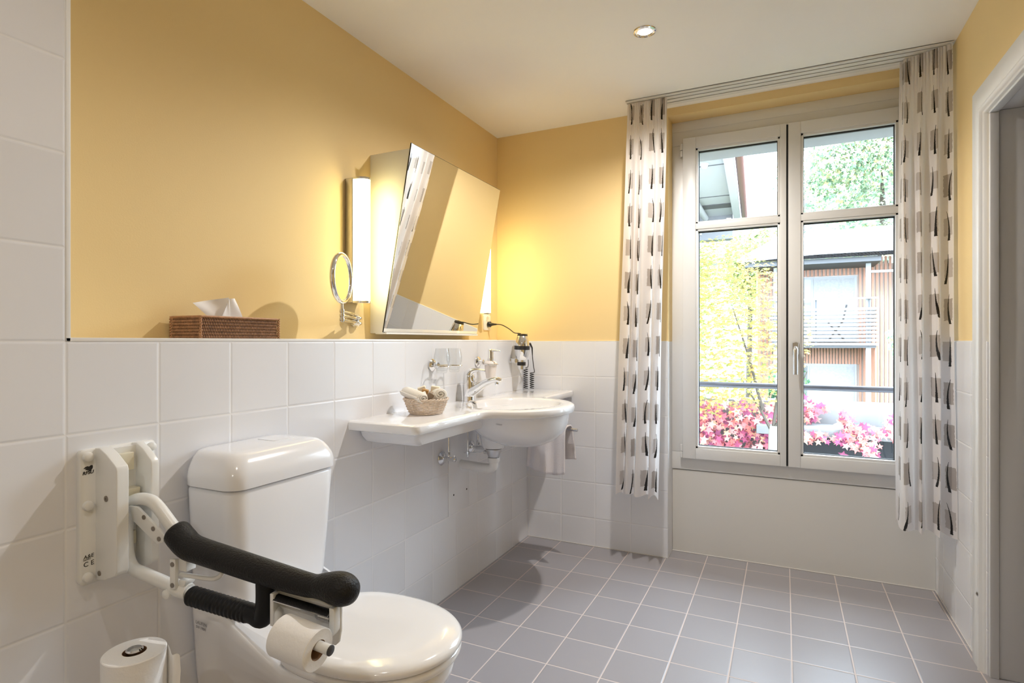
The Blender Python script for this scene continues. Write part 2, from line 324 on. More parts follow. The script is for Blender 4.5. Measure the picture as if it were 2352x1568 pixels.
# ------------------------------------------------------------------ window
wn = bpy.data.objects.new('window_1', None); COL.objects.link(wn); wn.location = (0.03, 3.28, 0); tag(wn, kind='structure')
fr = MB(); Yf, Yo = 3.243, 3.34
fr.box(-0.565, -0.485, Yf, Yo, 0.556, 2.249); fr.box(0.50, XR, Yf, Yo, 0.556, 2.249)
fr.box(-0.565, XR, Yf, Yo, 0.459, 0.555); fr.box(-0.565, XR, Yf, Yo, 2.25, 2.378)
fr.box(-0.565, XR, Yf-0.004, Yf-0.0005, 2.325, 2.378)
build('window_frame', fr, m_white, wn, bevel=0.0025)
def sash(x0, x1, gx0, gx1, name):
    mb = MB(); y0, y1 = 3.212, 3.285
    zb, zt, g0, g1, m0, m1 = 0.527, 2.276, 0.597, 2.203, 1.764, 1.816
    mb.box(x0, gx0-0.012, y0, y1, zb, zt); mb.box(gx1+0.012, x1, y0, y1, zb, zt)
    mb.box(gx0-0.0119, gx1+0.0119, y0, y1, zb, g0-0.012); mb.box(gx0-0.0119, gx1+0.0119, y0, y1, g1+0.012, zt)
    mb.box(gx0-0.0119, gx1+0.0119, y0+0.001, y1, m0+0.010, m1-0.010)
    s_ = build(name, mb, m_white, wn, bevel=0.002)
    bd = MB()                                                # glazing beads
    for (a, b) in ((g0, m0), (m1, g1)):
        for q in ((gx0-0.013, gx0, a-0.013, b+0.013), (gx1, gx1+0.013, a-0.013, b+0.013), (gx0-0.013, gx1+0.013, a-0.013, a), (gx0-0.013, gx1+0.013, b, b+0.013)):
            bd.box(q[0], q[1], y0+0.006, y0+0.03, q[2], q[3])
    build('glazing_bead', bd, m_white, s_, bevel=0.002, seg=2)
    gk = MB()
    for (a, b) in ((g0, m0), (m1, g1)):
        for q in ((gx0-0.006, gx0+0.003, a, b), (gx1-0.003, gx1+0.006, a, b), (gx0, gx1, a-0.006, a+0.003), (gx0, gx1, b-0.005, b+0.006)):
            gk.box(q[0], q[1], y0+0.031, y0+0.046, q[2], q[3])
    build('gasket', gk, m_dark, s_)
    for (a, b) in ((g0, m0), (m1, g1)):
        build('pane', MB().box(gx0-0.004, gx1+0.004, 3.252, 3.256, a-0.004, b+0.004), m_pane, s_)
    return s_
s1 = sash(-0.503, 0.0085, -0.423, -0.032, 'sash')
s2 = sash(0.0175, 0.545, 0.0865, 0.475, 'sash')
build('sash_gap', MB().box(0.004, 0.022, 3.222, 3.24, 0.53, 2.272), m_dark, wn)
h = build('window_handle', MB().loft([[(0.05+0.0145*max(-1, min(1, 1.2*math.cos(a)))*s_, 3.212-y, 1.128+(0.022 if math.sin(a) > 0 else -0.022)+0.013*math.sin(a)*s_) for a in [2*PI*i/24 for i in range(24)]] for s_, y in ((1, 0), (1, 0.008), (0.85, 0.011))]), m_satin, s2)
hb = MB(); hb.tube([(0.05, 3.212, 1.128), (0.05, 3.178, 1.128)], 0.0085, 16)
hb.tube(smooth_path([(0.05, 3.185, 1.134), (0.05, 3.170, 1.128), (0.05, 3.166, 1.10), (0.05, 3.166, 1.0)], 5), [0.009]*6+[0.0105]*10, 16)
build('lever', hb, m_satin, h)
for z in (2.215, 0.565):
    hg = MB(); hg.tube([(-0.511, 3.222, z-0.035), (-0.511, 3.222, z-0.003)], 0.008, 12); hg.tube([(-0.511, 3.222, z+0.001), (-0.511, 3.222, z+0.035)], 0.008, 12)
    build('hinge', hg, m_white, wn)
struct('trim_4', MB().box(-0.564, XR, YP, 3.345, 0.0, 0.455), m_panel, bevel=0.001, seg=1)      # white parapet panel under the window
lin = MB(); lin.box(-0.7, 0.9, 3.605, 3.80, 2.315, 2.55)
struct('trim_5', lin, mat('grey_lintel', (0.26, 0.27, 0.29), 0.6))

# ------------------------------------------------------------------ ceiling downlights
def downlight(x, y, label, dim=1.0):
    t = thing('ceiling_downlight', (x, y, ZC), label, 'ceiling light', 'recessed ceiling downlights')
    M = Matrix.Translation((x, y, ZC))
    build('trim_ring', MB().lathe([(0.028, -0.001), (0.030, -0.005), (0.034, -0.0045), (0.0345, -0.002), (0.037, -0.002), (0.039, -0.0055), (0.044, -0.004), (0.046, 0.0)], 48, M, False), m_chrome, t)
    build('lens', MB().lathe([(0.0001, -0.0015), (0.026, -0.0015), (0.028, -0.001)], 32, M, False), m_bulb, t)
    l = bpy.data.lights.new('halogen_beam', 'SPOT'); l.energy = SPOT_W*dim; l.color = (1.0, 0.95, 0.90); l.spot_size = math.radians(160); l.spot_blend = 0.6; l.shadow_soft_size = 0.022
    o = bpy.data.objects.new('halogen_beam', l); COL.objects.link(o); o.location = (x, y, ZC-0.012)
downlight(-0.51, 2.305, 'chrome ringed downlight glowing in the ceiling before the window')
downlight(-0.51, 0.35, 'added chrome ringed fill downlight, unseen, above the toilet side of the room', 0.17)  # unseen fixture, added to fill the toilet side with light
downlight(-0.20, -1.2, 'added chrome ringed fill downlight, unseen, at the room end behind the camera', 0.35)  # also added out of view, weak fill from behind the camera

# ------------------------------------------------------------------ curtain track and curtains
tr = thing('curtain_track', (-0.06, 2.99, ZC), 'white three-groove curtain track flush on the ceiling by the window', 'curtain rail')
g = MB(); ys = [2.928, 2.949, 2.957, 2.988, 2.996, 3.028, 3.036, 3.066]
for k in range(0, 8, 2): g.box(-0.748, 0.636, ys[k], ys[k+1], ZC-0.007, ZC-0.0005)
g.box(-0.748, 0.636, 2.928, 3.066, ZC-0.0025, ZC-0.0005)
build('track', g, m_rail, tr)
g = MB()
for y in (2.953, 2.992, 3.032): g.box(-0.747, 0.635, y-0.0036, y+0.0036, ZC-0.0045, ZC-0.0026)
build('groove', g, m_dark, tr)
def curtain(name, label, top, bot, zb, zt=ZC-0.012, nz=60, hem=0.09):
    """top and bot: lists of (x, y) fold points of the cloth at the track and at the hem"""
    K = 14; T = smooth_path([(*p, 0) for p in top], K); B = smooth_path([(*p, 0) for p in bot], K); n = len(T)
    arc = [0]
    for i in range(1, n): arc.append(arc[-1]+(B[i]-B[i-1]).length)
    me = MB(); uvs = []
    for k in range(nz+1):
        v = k/nz; e = min(1, v*3.2); e = e*e*(3-2*e); e = 0.12+0.88*e
        for i in range(n):
            a = T[i].lerp(B[i], v)
            m_ = T[0].lerp(T[-1], i/(n-1)).lerp(B[0].lerp(B[-1], i/(n-1)), v)
            p = Vector((m_.x+(a.x-m_.x)*(0.45+0.55*e), m_.y+(a.y-m_.y)*e, 0))
            p.x += 0.0045*math.sin(7*v+i*0.18)*v; p.y += 0.004*math.sin(9*v+i*0.13)*v
            z = zt+(zb-zt)*v + 0.005*math.sin(i*0.28)*v
            gth = max(0, 1-v*9); p.y += 0.0075*gth*math.sin(i*2*PI/6); p.x += 0.002*gth*math.sin(i*2*PI/6+1)
            if k == 0: z += 0.003*math.sin(i*2*PI/6)
            me.v.append((p.x, p.y, z)); uvs.append((arc[i]*1.0, (zt-z)))
    for k in range(nz):
        for i in range(n-1): me.f.append((k*n+i, k*n+i+1, (k+1)*n+i+1, (k+1)*n+i)); me.mi.append(0)
    o = build(name, me, m_curt, ang=180)
    uvl = o.data.uv_layers.new(name='UVMap')
    for lp in o.data.loops: uvl.data[lp.index].uv = uvs[lp.vertex_index]
    return o
def folds(x0, x1, n, y, amp, seed, ends=None):
    R = random.Random(seed); out = []
    for i in range(2*n+1):
        out.append((x0+(x1-x0)*i/(2*n)+R.uniform(-.35, .35)*(x1-x0)/(2*n)*(0 if i in (0, 2*n) else 1), y+(amp if i % 2 else -amp)*R.uniform(.6, 1.15)))
    return out
for nm, lab, a, b, zb in (
    ('curtain', 'printed white curtain drawn to the left of the window', folds(-0.742, -0.535, 4, 2.965, 0.022, 3), folds(-0.80, -0.578, 4, 2.945, 0.037, 3), 0.365),
    ('curtain', 'printed white curtain bunched in the corner right of the window', [(0.462, 3.035), (0.468, 2.99)]+folds(0.455, 0.632, 3, 2.955, 0.028, 11), [(0.450, 3.055), (0.452, 2.99)]+folds(0.462, 0.630, 3, 2.905, 0.040, 11), 0.362)):
    c = curtain(nm, lab, a, b, zb); tag(c, lab, 'curtain', 'printed curtains at the window')

# ------------------------------------------------------------------ mirror cabinet with tilted mirror
XT, XBm, Y0, Y1 = -1.392, -1.537, 1.9293, 2.738
mc = thing('mirror_cabinet', (XN, 2.335, 1.2), 'wedge-shaped wall cabinet with large tilted mirror in the yellow niche', 'mirror')
b = MB(); P = [(XN, 1.2), (XBm+0.004, 1.2), (XT, 1.962), (XN, 1.962)]
b.loft([[(x, y, z) for x, z in P] for y in (Y0, Y1-0.006)])
build('cabinet_body', b, m_cab, mc, bevel=0.0015, seg=2)
dv = Vector((XT-XBm, 0, 1.984-1.205)).normalized(); nv = Vector((dv.z, 0, -dv.x))
def tilt(y0, y1, th, e=0.0, off=0.0):
    r = []
    for y in (y0, y1):
        a = Vector((XBm+0.002, y, 1.205))+nv*off - dv*e; c = Vector((XT+0.002, y, 1.984))+nv*off + dv*e
        r.append([a, c, c+nv*th, a+nv*th])
    return MB().loft(r)
build('mirror_backing', tilt(Y0-0.001, Y1, 0.004, off=0.001), m_black, mc)
build('mirror_glass', tilt(Y0+0.0005, Y1-0.0015, 0.0012, -0.002, off=0.0052), m_mirror, mc)
build('bottom_ledge', MB().box(XN+0.02, XBm+0.016, Y0+0.01, Y1-0.004, 1.1965, 1.2045), m_cab, mc, bevel=0.001, seg=1)
mc_d = 0
# ------------------------------------------------------------------ tube wall lamps on both sides
def wall_lamp(yc, label):
    t = thing('wall_lamp', (XN, yc, 1.32), label, 'wall lamp', 'tube lamps beside the mirror')
    z0, z1 = 1.322, 1.822; hw = 0.037
    build('back_plate', MB().loft([rr(XN, XN+0.040, yc-hw, yc+hw, 0.004, z) for z in (z0, z1)]), m_satin, t)
    def dsh(sc, z):
        return [(XN+0.038+0.055*sc*math.sin(PI*i/20)**0.8, yc-(hw-0.002)*sc*math.cos(PI*i/20), z) for i in range(21)]
    build('opal_tube', MB().loft([dsh(0.96, z0+0.006), dsh(0.96, z1-0.006)]), m_lamp, t)
    for z, zz in ((z0-0.003, z0+0.006), (z1-0.006, z1+0.003)):
        build('end_cap', MB().loft([dsh(1.03, z), dsh(1.03, zz)]), m_chrome, t, bevel=0.001, seg=1)
wall_lamp(1.812, 'lit opal tube lamp left of the mirror, behind the shaving mirror')
wall_lamp(2.858, 'lit opal tube lamp right of the mirror, mostly hidden behind it')

# ------------------------------------------------------------------ shaving mirror on a folding arm
A = Vector((-1.415, 1.555, 0)); Bq = Vector((-1.565, 1.80, 0))
sm = thing('shaving_mirror', (XN, 1.862, 1.24), 'round chrome shaving mirror on a folding wall arm', 'mirror')
ar = MB(); dr = (Bq-A).normalized()
for z, e in ((1.273, 0.80), (1.258, 1.0), (1.243, 1.0)): ar.tube([A+Vector((0, 0, z)), A.lerp(Bq, e)+Vector((0, 0, z))], 0.0058, 14)
build('folding_arm', ar, m_chrome, sm)
hj = MB(); hj.tube([A+Vector((0, 0, 1.233)), A+Vector((0, 0, 1.298))], 0.0055, 16)
for z in (1.243, 1.258, 1.273): hj.lathe([(0.002, -0.008), (0.0085, -0.006), (0.0095, 0), (0.0085, 0.006), (0.002, 0.008)], 20, Matrix.Translation(A+Vector((0, 0, z))))
build('hinge_pin', hj, m_chrome, sm)
ro = MB()
for z, r in ((1.262, 0.0), (1.240, 0.0)): ro.lathe([(0.024, 0), (0.023, 0.014), (0.017, 0.028), (0.004, 0.036)], 28, frameM((XN+0.001, 1.828, z-0.0), (1, -0.1, 0)) @ Matrix.Diagonal((0.55, 1, 1, 1)))
ro.box(XN+0.001, XN+0.012, 1.811, 1.845, 1.228, 1.275)
build('wall_mount', ro, m_chrome, sm, bevel=0)
an = math.radians(21.3); nn = Vector((math.cos(an), math.sin(an), 0)); Cc = Vector((-1.415, 1.553, 1.389))
Fm = frameM(Cc, nn)
rim = MB(); R0, rt = 0.0835, 0.0085
rim.loft([[tuple(Fm @ Vector(((R0+rt*math.cos(b_))*math.cos(a), (R0+rt*math.cos(b_))*math.sin(a), 1.15*rt*math.sin(b_)))) for b_ in [2*PI*j/12 for j in range(12)]] for a in [2*PI*i/64 for i in range(65)]], False, False)
build('mirror_rim', rim, m_chrome, sm, weld=True)
build('mirror_disc', MB().lathe([(0.0001, -0.003), (R0-0.005, -0.003), (R0-0.005, 0.003), (0.0001, 0.003)], 64, Fm), m_mirror, sm)

# ------------------------------------------------------------------ socket, hair dryer, cords
so = thing('power_socket', (XN, 2.978, 1.23), 'white double wall socket with a black plug in the niche corner', 'socket')
build('cover_plate', MB().loft([[(XN+dx, y, z) for y, z, _ in rr(2.938+e, 3.018-e, 1.232+e, 1.322-e, 0.008, 0)] for dx, e in ((0, 0), (0.008, 0), (0.0105, 0.003))]), mat('socket_plastic', (0.80, 0.77, 0.70), 0.35), so)
for z in (1.298, 1.262):
    build('socket_recess', MB().lathe([(0.017, 0.0107), (0.018, 0.0112), (0.0165, 0.0114), (0.0155, 0.0108)], 6, frameM((XN, 2.978, z), (1, 0, 0)), True), m_plast2, so)
pg = MB(); pg.lathe([(0.014, 0.0), (0.0165, 0.004), (0.0165, 0.016), (0.010, 0.022), (0.006, 0.045), (0.0045, 0.06)], 20, frameM((XN+0.011, 2.985, 1.267), (1, -0.15, -0.02)))
cw = smooth_path([(XN+0.065, 2.976, 1.266), (-1.49, 2.965, 1.262), (-1.43, 2.94, 1.238), (-1.385, 2.915, 1.215), (-1.345, 2.89, 1.211), (-1.33, 2.885, 1.208)], 8)
dr_ = thing('hair_dryer', (-1.32, 2.88, 1.01), 'chrome hair dryer standing upright in its wall bracket', 'hair dryer')
Md = Matrix.Translation((-1.321, 2.88, 0)) @ Matrix.Rotation(math.radians(2.0), 4, 'Y')
Md = Matrix.Translation((-1.321-0.035*1.09, 2.88, 0)) @ Matrix.Rotation(math.radians(2.0), 4, 'Y')
build('housing', MB().lathe([(0.026, 1.200), (0.030, 1.196), (0.0395, 1.155), (0.0425, 1.14), (0.0425, 1.115), (0.040, 1.095), (0.033, 1.075), (0.026, 1.066), (0.0225, 1.062), (0.0225, 1.04), (0.0225, 1.012), (0.0195, 1.010)], 40, Md), m_chrome, dr_)
build('body_band', MB().lathe([(0.0425, 1.142), (0.0435, 1.141), (0.0437, 1.122), (0.0425, 1.120)], 40, Md, False), m_black, dr_)
build('nozzle_band', MB().lathe([(0.0225, 1.052), (0.024, 1.051), (0.024, 1.033), (0.0225, 1.032)], 40, Md, False), m_black, dr_)
vc = MB(); vc.lathe([(0.0295, 1.1965), (0.0285, 1.203), (0.022, 1.207), (0.0001, 1.207)], 32, Md)
for k in range(6): vc.box(-0.022, 0.022, -0.0205+k*0.008, -0.0175+k*0.008, 1.206, 1.2085, Md)
build('vent_cap', vc, m_black, dr_)
build('plug', pg, m_black, dr_)
cd = MB(); cd.tube(cw, 0.0030, 8); build('mains_cord', cd, m_black, dr_)
cc = MB()
def coil(x, y, z0, z1, r, turns, ph):
    n = turns*14
    return [(x+r*math.cos(2*PI*i/14+ph), y+r*0.8*math.sin(2*PI*i/14+ph), z0+(z1-z0)*i/n) for i in range(n+1)]
cc.tube([(-1.288, 2.915, 1.155), (-1.283, 2.935, 1.13), (-1.300, 2.98, 1.08)], [0.006, 0.005, 0.0022], 8)
cc.tube(smooth_path([(-1.300, 2.98, 1.08), (-1.312, 3.02, 1.03), (-1.315, 3.04, 1.0), (-1.318, 3.05, 0.985)], 5)+coil(-1.334, 3.05, 0.985, 0.890, 0.012, 8, 0), 0.0024, 7)
cc.tube(smooth_path([(-1.305, 2.93, 1.06), (-1.33, 2.99, 1.04), (-1.355, 3.04, 1.02)], 4)+coil(-1.371, 3.045, 1.015, 0.890, 0.012, 10, 0), 0.0024, 7)
build('coiled_cord', cc, m_black, dr_)
br = thing('dryer_bracket', (XL, 2.88, 1.06), 'chrome ring bracket on the tiles holding the hair dryer', 'bracket')
rb = MB(); rb.loft([[tuple(Vector((-1.359+r*math.cos(a)*1.0, 2.88+r*math.sin(a), z))) for a in [2*PI*i/40 for i in range(40)]] for r, z in ((0.0245, 1.048), (0.029, 1.048), (0.029, 1.068), (0.0245, 1.068), (0.0245, 1.048))], False, False)
build('holder_ring', rb, m_chrome, br)
build('wall_arm', MB().box(XL, -1.385+0.002, 2.856, 2.904, 1.046, 1.070), m_chrome, br, bevel=0.0015, seg=2)

# ------------------------------------------------------------------ wash basin with counter
wb = thing('wash_basin', (XL, 2.33, 0.70), 'long white ceramic washbasin counter with round bowl on the tiled wall', 'washbasin')
out = [(-1.3895, 1.558), (-1.125, 1.558), (-1.108, 1.561), (-1.099, 1.570), (-1.096, 1.585), (-1.096, 1.75), (-1.096, 1.93), (-1.094, 1.985), (-1.085, 2.015), (-1.068, 2.032)]
for a in range(-68, 69, 4): out.append((-1.10+0.262*math.cos(math.radians(a)), 2.33+0.302*math.sin(math.radians(a))))
out += [(-1.062, 2.628), (-1.082, 2.645), (-1.086, 2.69), (-1.088, 2.85), (-1.088, 3.07), (-1.091, 3.088), (-1.100, 3.100), (-1.115, 3.106), (-1.3895, 3.106)]
def inset(poly, d):
    n = len(poly); r = []
    for i in range(n):
        a, b_, c = Vector(poly[i-1]), Vector(poly[i]), Vector(poly[(i+1) % n])
        t = ((b_-a).normalized()+(c-b_).normalized()); t = t.normalized() if t.length > 1e-6 else (c-b_).normalized()
        nx, ny = -t.y, t.x
        if b_.x < -1.385: nx, ny = 0, (1 if b_.y < 2 else -1)
        q = (b_.x+nx*d, b_.y+ny*d); r.append(q)
    return r
bm = bmesh.new(); prf = [(0.016, 0.885), (0.008, 0.8835), (0.002, 0.879), (0, 0.872), (0, 0.861), (0.003, 0.853), (0.012, 0.849), (0.03, 0.849)]
rings = [[bm.verts.new((*p, z)) for p in inset(out, d_)] for d_, z in prf]; n = len(out)
for k in range(len(rings)-1):
    for i in range(n): bm.faces.new((rings[k][i], rings[k][(i+1) % n], rings[k+1][(i+1) % n], rings[k+1][i]))
NB = 72
def ell(cx, cy, ax, ay, z): return [(cx+ax*math.cos(2*PI*i/NB), cy+ay*math.sin(2*PI*i/NB), z) for i in range(NB)]
inn = [(-1.108, 0.212, 0.252, 0.885), (-1.108, 0.207, 0.247, 0.884), (-1.108, 0.202, 0.242, 0.880), (-1.11, 0.196, 0.235, 0.868), (-1.115, 0.183, 0.218, 0.842), (-1.12, 0.155, 0.188, 0.805), (-1.13, 0.11, 0.13, 0.772), (-1.14, 0.05, 0.06, 0.757), (-1.14, 0.022, 0.022, 0.755)]
ir = [[bm.verts.new(p) for p in ell(cx, 2.335, ax, ay, z)] for cx, ax, ay, z in inn]
for k in range(len(ir)-1):
    for i in range(NB): bm.faces.new((ir[k][i], ir[k][(i+1) % NB], ir[k+1][(i+1) % NB], ir[k+1][i]))
bm.faces.new(ir[-1])
es = [e for e in bm.edges if (e.verts[0] in rings[0] and e.verts[1] in rings[0])]; sr = set(rings[0]); si = set(ir[0])
es = [e for e in bm.edges if (e.verts[0] in sr and e.verts[1] in sr) or (e.verts[0] in si and e.verts[1] in si)]
bmesh.ops.triangle_fill(bm, edges=es, use_beauty=True)
bm.faces.new(rings[-1])
bmesh.ops.recalc_face_normals(bm, faces=bm.faces)
me = bpy.data.meshes.new('basin_top'); bm.to_mesh(me); bm.free(); me.materials.append(m_ceram)
me.polygons.foreach_set('use_smooth', [True]*len(me.polygons)); me.set_sharp_from_angle(angle=math.radians(35))
o = bpy.data.objects.new('basin_top', me); COL.objects.link(o); o.parent = wb; o.matrix_parent_inverse = Matrix.Translation(-wb.location)
ub = MB(); ub.loft([ell(cx, 2.33, ax, ay, z) for cx, ax, ay, z in ((-1.09, 0.232, 0.272, 0.851), (-1.088, 0.228, 0.266, 0.835), (-1.083, 0.218, 0.25, 0.80), (-1.075, 0.195, 0.222, 0.765), (-1.068, 0.16, 0.18, 0.735), (-1.06, 0.112, 0.125, 0.712), (-1.057, 0.06, 0.065, 0.7015), (-1.057, 0.01, 0.01, 0.699))])
build('bowl_underside', ub, m_ceram, wb)
ap = MB(); ap.loft([rr(x0, x1, y0, y1, r, z) for x0, x1, y0, y1, r, z in ((-1.388, -1.130, 1.605, 3.06, 0.02, 0.850), (-1.388, -1.134, 1.615, 3.05, 0.02, 0.825), (-1.388, -1.142, 1.632, 3.03, 0.025, 0.804), (-1.388, -1.155, 1.648, 3.01, 0.025, 0.798))])
build('apron', ap, m_ceram, wb)
build('drain_hub', MB().lathe([(0.075, 0.80), (0.066, 0.74), (0.058, 0.70), (0.050, 0.676), (0.040, 0.674)], 32, Matrix.Translation((-1.212, 2.33, 0))), m_ceram, wb)
build('overflow_hole', MB().lathe([(0.008, 0), (0.0085, 0.0012), (0.006, 0.0014)], 20, frameM((-1.284, 2.272, 0.8815), (0.5, 0.1, 1))), m_dark, wb)
build('drain_plug', MB().lathe([(0.021, 0), (0.019, 0.004), (0.008, 0.006), (0.0001, 0.0062)], 28, Matrix.Translation((-1.14, 2.335, 0.755))), m_chrome, wb)
text('maker_mark', '\\ DURAVIT', 0.0085, (-1.0655, 2.067, 0.8245), (1, -0.42, 0), (0.05, 0.08, 1), m_greyink, wb)

# tap
tp = thing('mixer_tap', (-1.335, 2.315, 0.885), 'chrome single-lever mixer tap standing at the back of the washbasin', 'tap')
tb = MB(); tx, ty = -1.335, 2.315
tb.lathe([(0.0275, 0.8852), (0.0275, 0.905), (0.0268, 0.907), (0.0268, 0.910), (0.028, 0.912), (0.0285, 0.95), (0.0285, 0.985), (0.0275, 0.998)], 36, Matrix.Translation((tx, ty, 0)))
build('tap_body', tb, m_chrome, tp)
spt = smooth_path([(tx+0.0, ty, 0.925), (tx+0.035, ty, 0.942), (tx+0.085, ty, 0.972), (tx+0.135, ty, 0.988), (tx+0.163, ty, 0.987), (tx+0.170, ty, 0.984)], 6)
sp = MB(); rs = smooth_vals([0.024, 0.0225, 0.017, 0.0135, 0.0115, 0.006], 6); sp.tube(spt, rs, 18, sq=1.15)
sp.lathe([(0.0095, 0), (0.0105, 0.003), (0.0105, 0.014), (0.009, 0.016)], 20, Matrix.Translation((tx+0.148, ty, 0.966)))
build('spout', sp, m_chrome, tp)
lv = MB(); lp = smooth_path([(tx-0.002, ty, 0.988), (tx-0.001, ty, 1.010), (tx+0.018, ty, 1.027), (tx+0.048, ty, 1.032), (tx+0.085, ty, 1.029)], 6)
lv.tube(lp, smooth_vals([0.0282, 0.024, 0.015, 0.0075, 0.0045], 6), 18, sq=0.95)
lv.lathe([(0.0285, -0.012), (0.0272, 0.0), (0.022, 0.012)], 32, Matrix.Translation((tx, ty, 0.998)))
build('lever', lv, m_chrome, tp)
build('lever_cap', MB().lathe([(0.0145, 0), (0.013, 0.008), (0.007, 0.0125), (0.0001, 0.0135)], 28, frameM((tx+0.019, ty-0.008, 0.992), (0.86, -0.25, 0.25)) @ Matrix.Diagonal((1.5, 0.9, 1, 1))), m_chrome, tp)

# plumbing
def valve(y, z, label, xl, stem):
    t = thing('angle_valve', (XL, y, z), label, 'valve', 'chrome angle valves under the basin')
    M = frameM((XL, y, z), (1, 0, 0))
    build('rosette', MB().lathe([(0.0315, 0.0005), (0.0315, 0.003), (0.024, 0.009), (0.013, 0.014), (0.011, 0.015)], 32, M), m_chrome, t)
    vb = MB(); vb.lathe([(0.0085, 0.01), (0.0085, 0.03), (0.0105, 0.032), (0.0105, 0.058), (0.0115, 0.06), (0.0115, xl-0.004), (0.008, xl)], 20, M)
    vb.tube([(XL+xl-0.008, y, z+0.006), (XL+xl-0.008, y, z+0.018)], 0.003, 8)
    build('valve_body', vb, m_chrome, t)
    st = MB(); st.tube([(XL+0.036, y, z), (XL+0.036, y, stem)], 0.0055, 12); st.lathe([(0.0085, 0.014), (0.0100, 0.018), (0.0100, 0.028), (0.0075, 0.034)], 6, Matrix.Translation((XL+0.036, y, z)))
    build('supply_pipe', st, m_chrome, t)
valve(2.165, 0.641, 'chrome angle valve under the basin, nearer the toilet', 0.075, 0.7975)
valve(2.435, 0.646, 'chrome angle valve under the basin, beside the drain', 0.085, 0.7975)
dn = thing('basin_drain', (-1.212, 2.33, 0.56), 'white waste pipe with chrome outlet below the basin bowl', 'drain pipe')
Md2 = Matrix.Translation((-1.212, 2.33, 0))
build('outlet_cone', MB().lathe([(0.0375, 0.6705), (0.0375, 0.666), (0.026, 0.634), (0.024, 0.630)], 32, Md2), m_satin, dn)
build('seal_ring', MB().lathe([(0.039, 0.6735), (0.039, 0.671), (0.030, 0.6725)], 32, Md2), m_black, dn)
build('coupling_nut', MB().lathe([(0.0275, 0.630), (0.0285, 0.627), (0.0285, 0.612), (0.025, 0.607)], 10, Md2), m_pvc, dn)
el = MB(); el.tube(smooth_path([(-1.212, 2.33, 0.615), (-1.212, 2.33, 0.600), (-1.214, 2.33, 0.588), (-1.228, 2.33, 0.578), (-1.25, 2.33, 0.5765), (XL+0.001, 2.33, 0.583)], 6), 0.0215, 20)
el.lathe([(0.024, 0), (0.026, 0.006), (0.026, 0.016), (0.022, 0.02)], 28, frameM((-1.212, 2.33, 0.585), (0, 0, 1)))
build('waste_pipe', el, m_pvc, dn)
pr_ = MB(); pr_.tube([(-1.245, 2.33, 0.652), (-1.36, 2.31, 0.641)], 0.003, 8); pr_.lathe([(0.010, 0), (0.010, 0.022), (0.007, 0.026)], 16, frameM((-1.238, 2.33, 0.652), (-1, 0, -0.05)))
pr_.tube([(-1.340, 2.313, 0.625), (-1.340, 2.313, 0.76)], 0.0026, 8); pr_.lathe([(0.003, -0.01), (0.008, -0.007), (0.008, 0.007), (0.003, 0.01)], 8, Matrix.Translation((-1.34, 2.313, 0.643)))
build('pop_up_rod', pr_, m_chrome, dn)
ac = thing('access_panel', (XL, 2.312, 0.36), 'flat white cover panel screwed on the tiles below the basin', 'panel')
build('cover', MB().box(XL, XL+0.004, 2.219, 2.405, 0.364, 0.795), mat('cover_white', (0.78, 0.785, 0.81), 0.25), ac, bevel=0.001, seg=2)
for y, z in ((2.262, 0.452), (2.381, 0.452)): build('screw_hole', MB().lathe([(0.0045, 0), (0.0045, 0.0008), (0.002, 0.001)], 12, frameM((XL+0.004, y, z), (1, 0, 0))), m_dark, ac)

# glasses in wall holder
gh = thing('glass_holder', (XL, 2.10, 1.04), 'chrome double tumbler holder on the tiles above the basin', 'holder')
build('wall_rosette', MB().lathe([(0.027, 0.0005), (0.027, 0.006), (0.020, 0.014), (0.012, 0.018), (0.012, 0.035)], 32, frameM((XL, 2.085, 1.062), (1, 0, 0))), m_chrome, gh)
gr_ = MB()
for y in (2.062, 2.162): gr_.loft([[(-1.322+(0.0335+0.0028*math.cos(b_))*math.cos(a), y+(0.0335+0.0028*math.cos(b_))*math.sin(a), 1.058+0.003*math.sin(b_)) for b_ in [2*PI*j/8 for j in range(8)]] for a in [2*PI*i/36 for i in range(37)]], False, False)
gr_.tube([(-1.356, 2.085, 1.060), (-1.348, 2.075, 1.060)], 0.009, 12); gr_.tube([(-1.35, 2.09, 1.058), (-1.345, 2.14, 1.058)], 0.006, 10)
build('holder_rings', gr_, m_chrome, gh)
for i, (y, lb) in enumerate(((2.062, 'clear glass tumbler in the wall holder, nearer the shaving mirror'), (2.162, 'clear glass tumbler in the wall holder, nearer the tap'))):
    g = MB(); g.lathe([(0.0001, 1.030), (0.018, 1.030), (0.022, 1.034), (0.0285, 1.060), (0.0345, 1.082), (0.0350, 1.098), (0.0315, 1.118), (0.0275, 1.135), (0.0268, 1.1355), (0.0305, 1.118), (0.0340, 1.098), (0.0335, 1.082), (0.0272, 1.060), (0.0205, 1.040), (0.0001, 1.037)], 40, Matrix.Translation((-1.322, y, 0)), False)
    tag(build('tumbler', g, m_tumbler), lb, 'glass', 'tumblers in the wall holder')
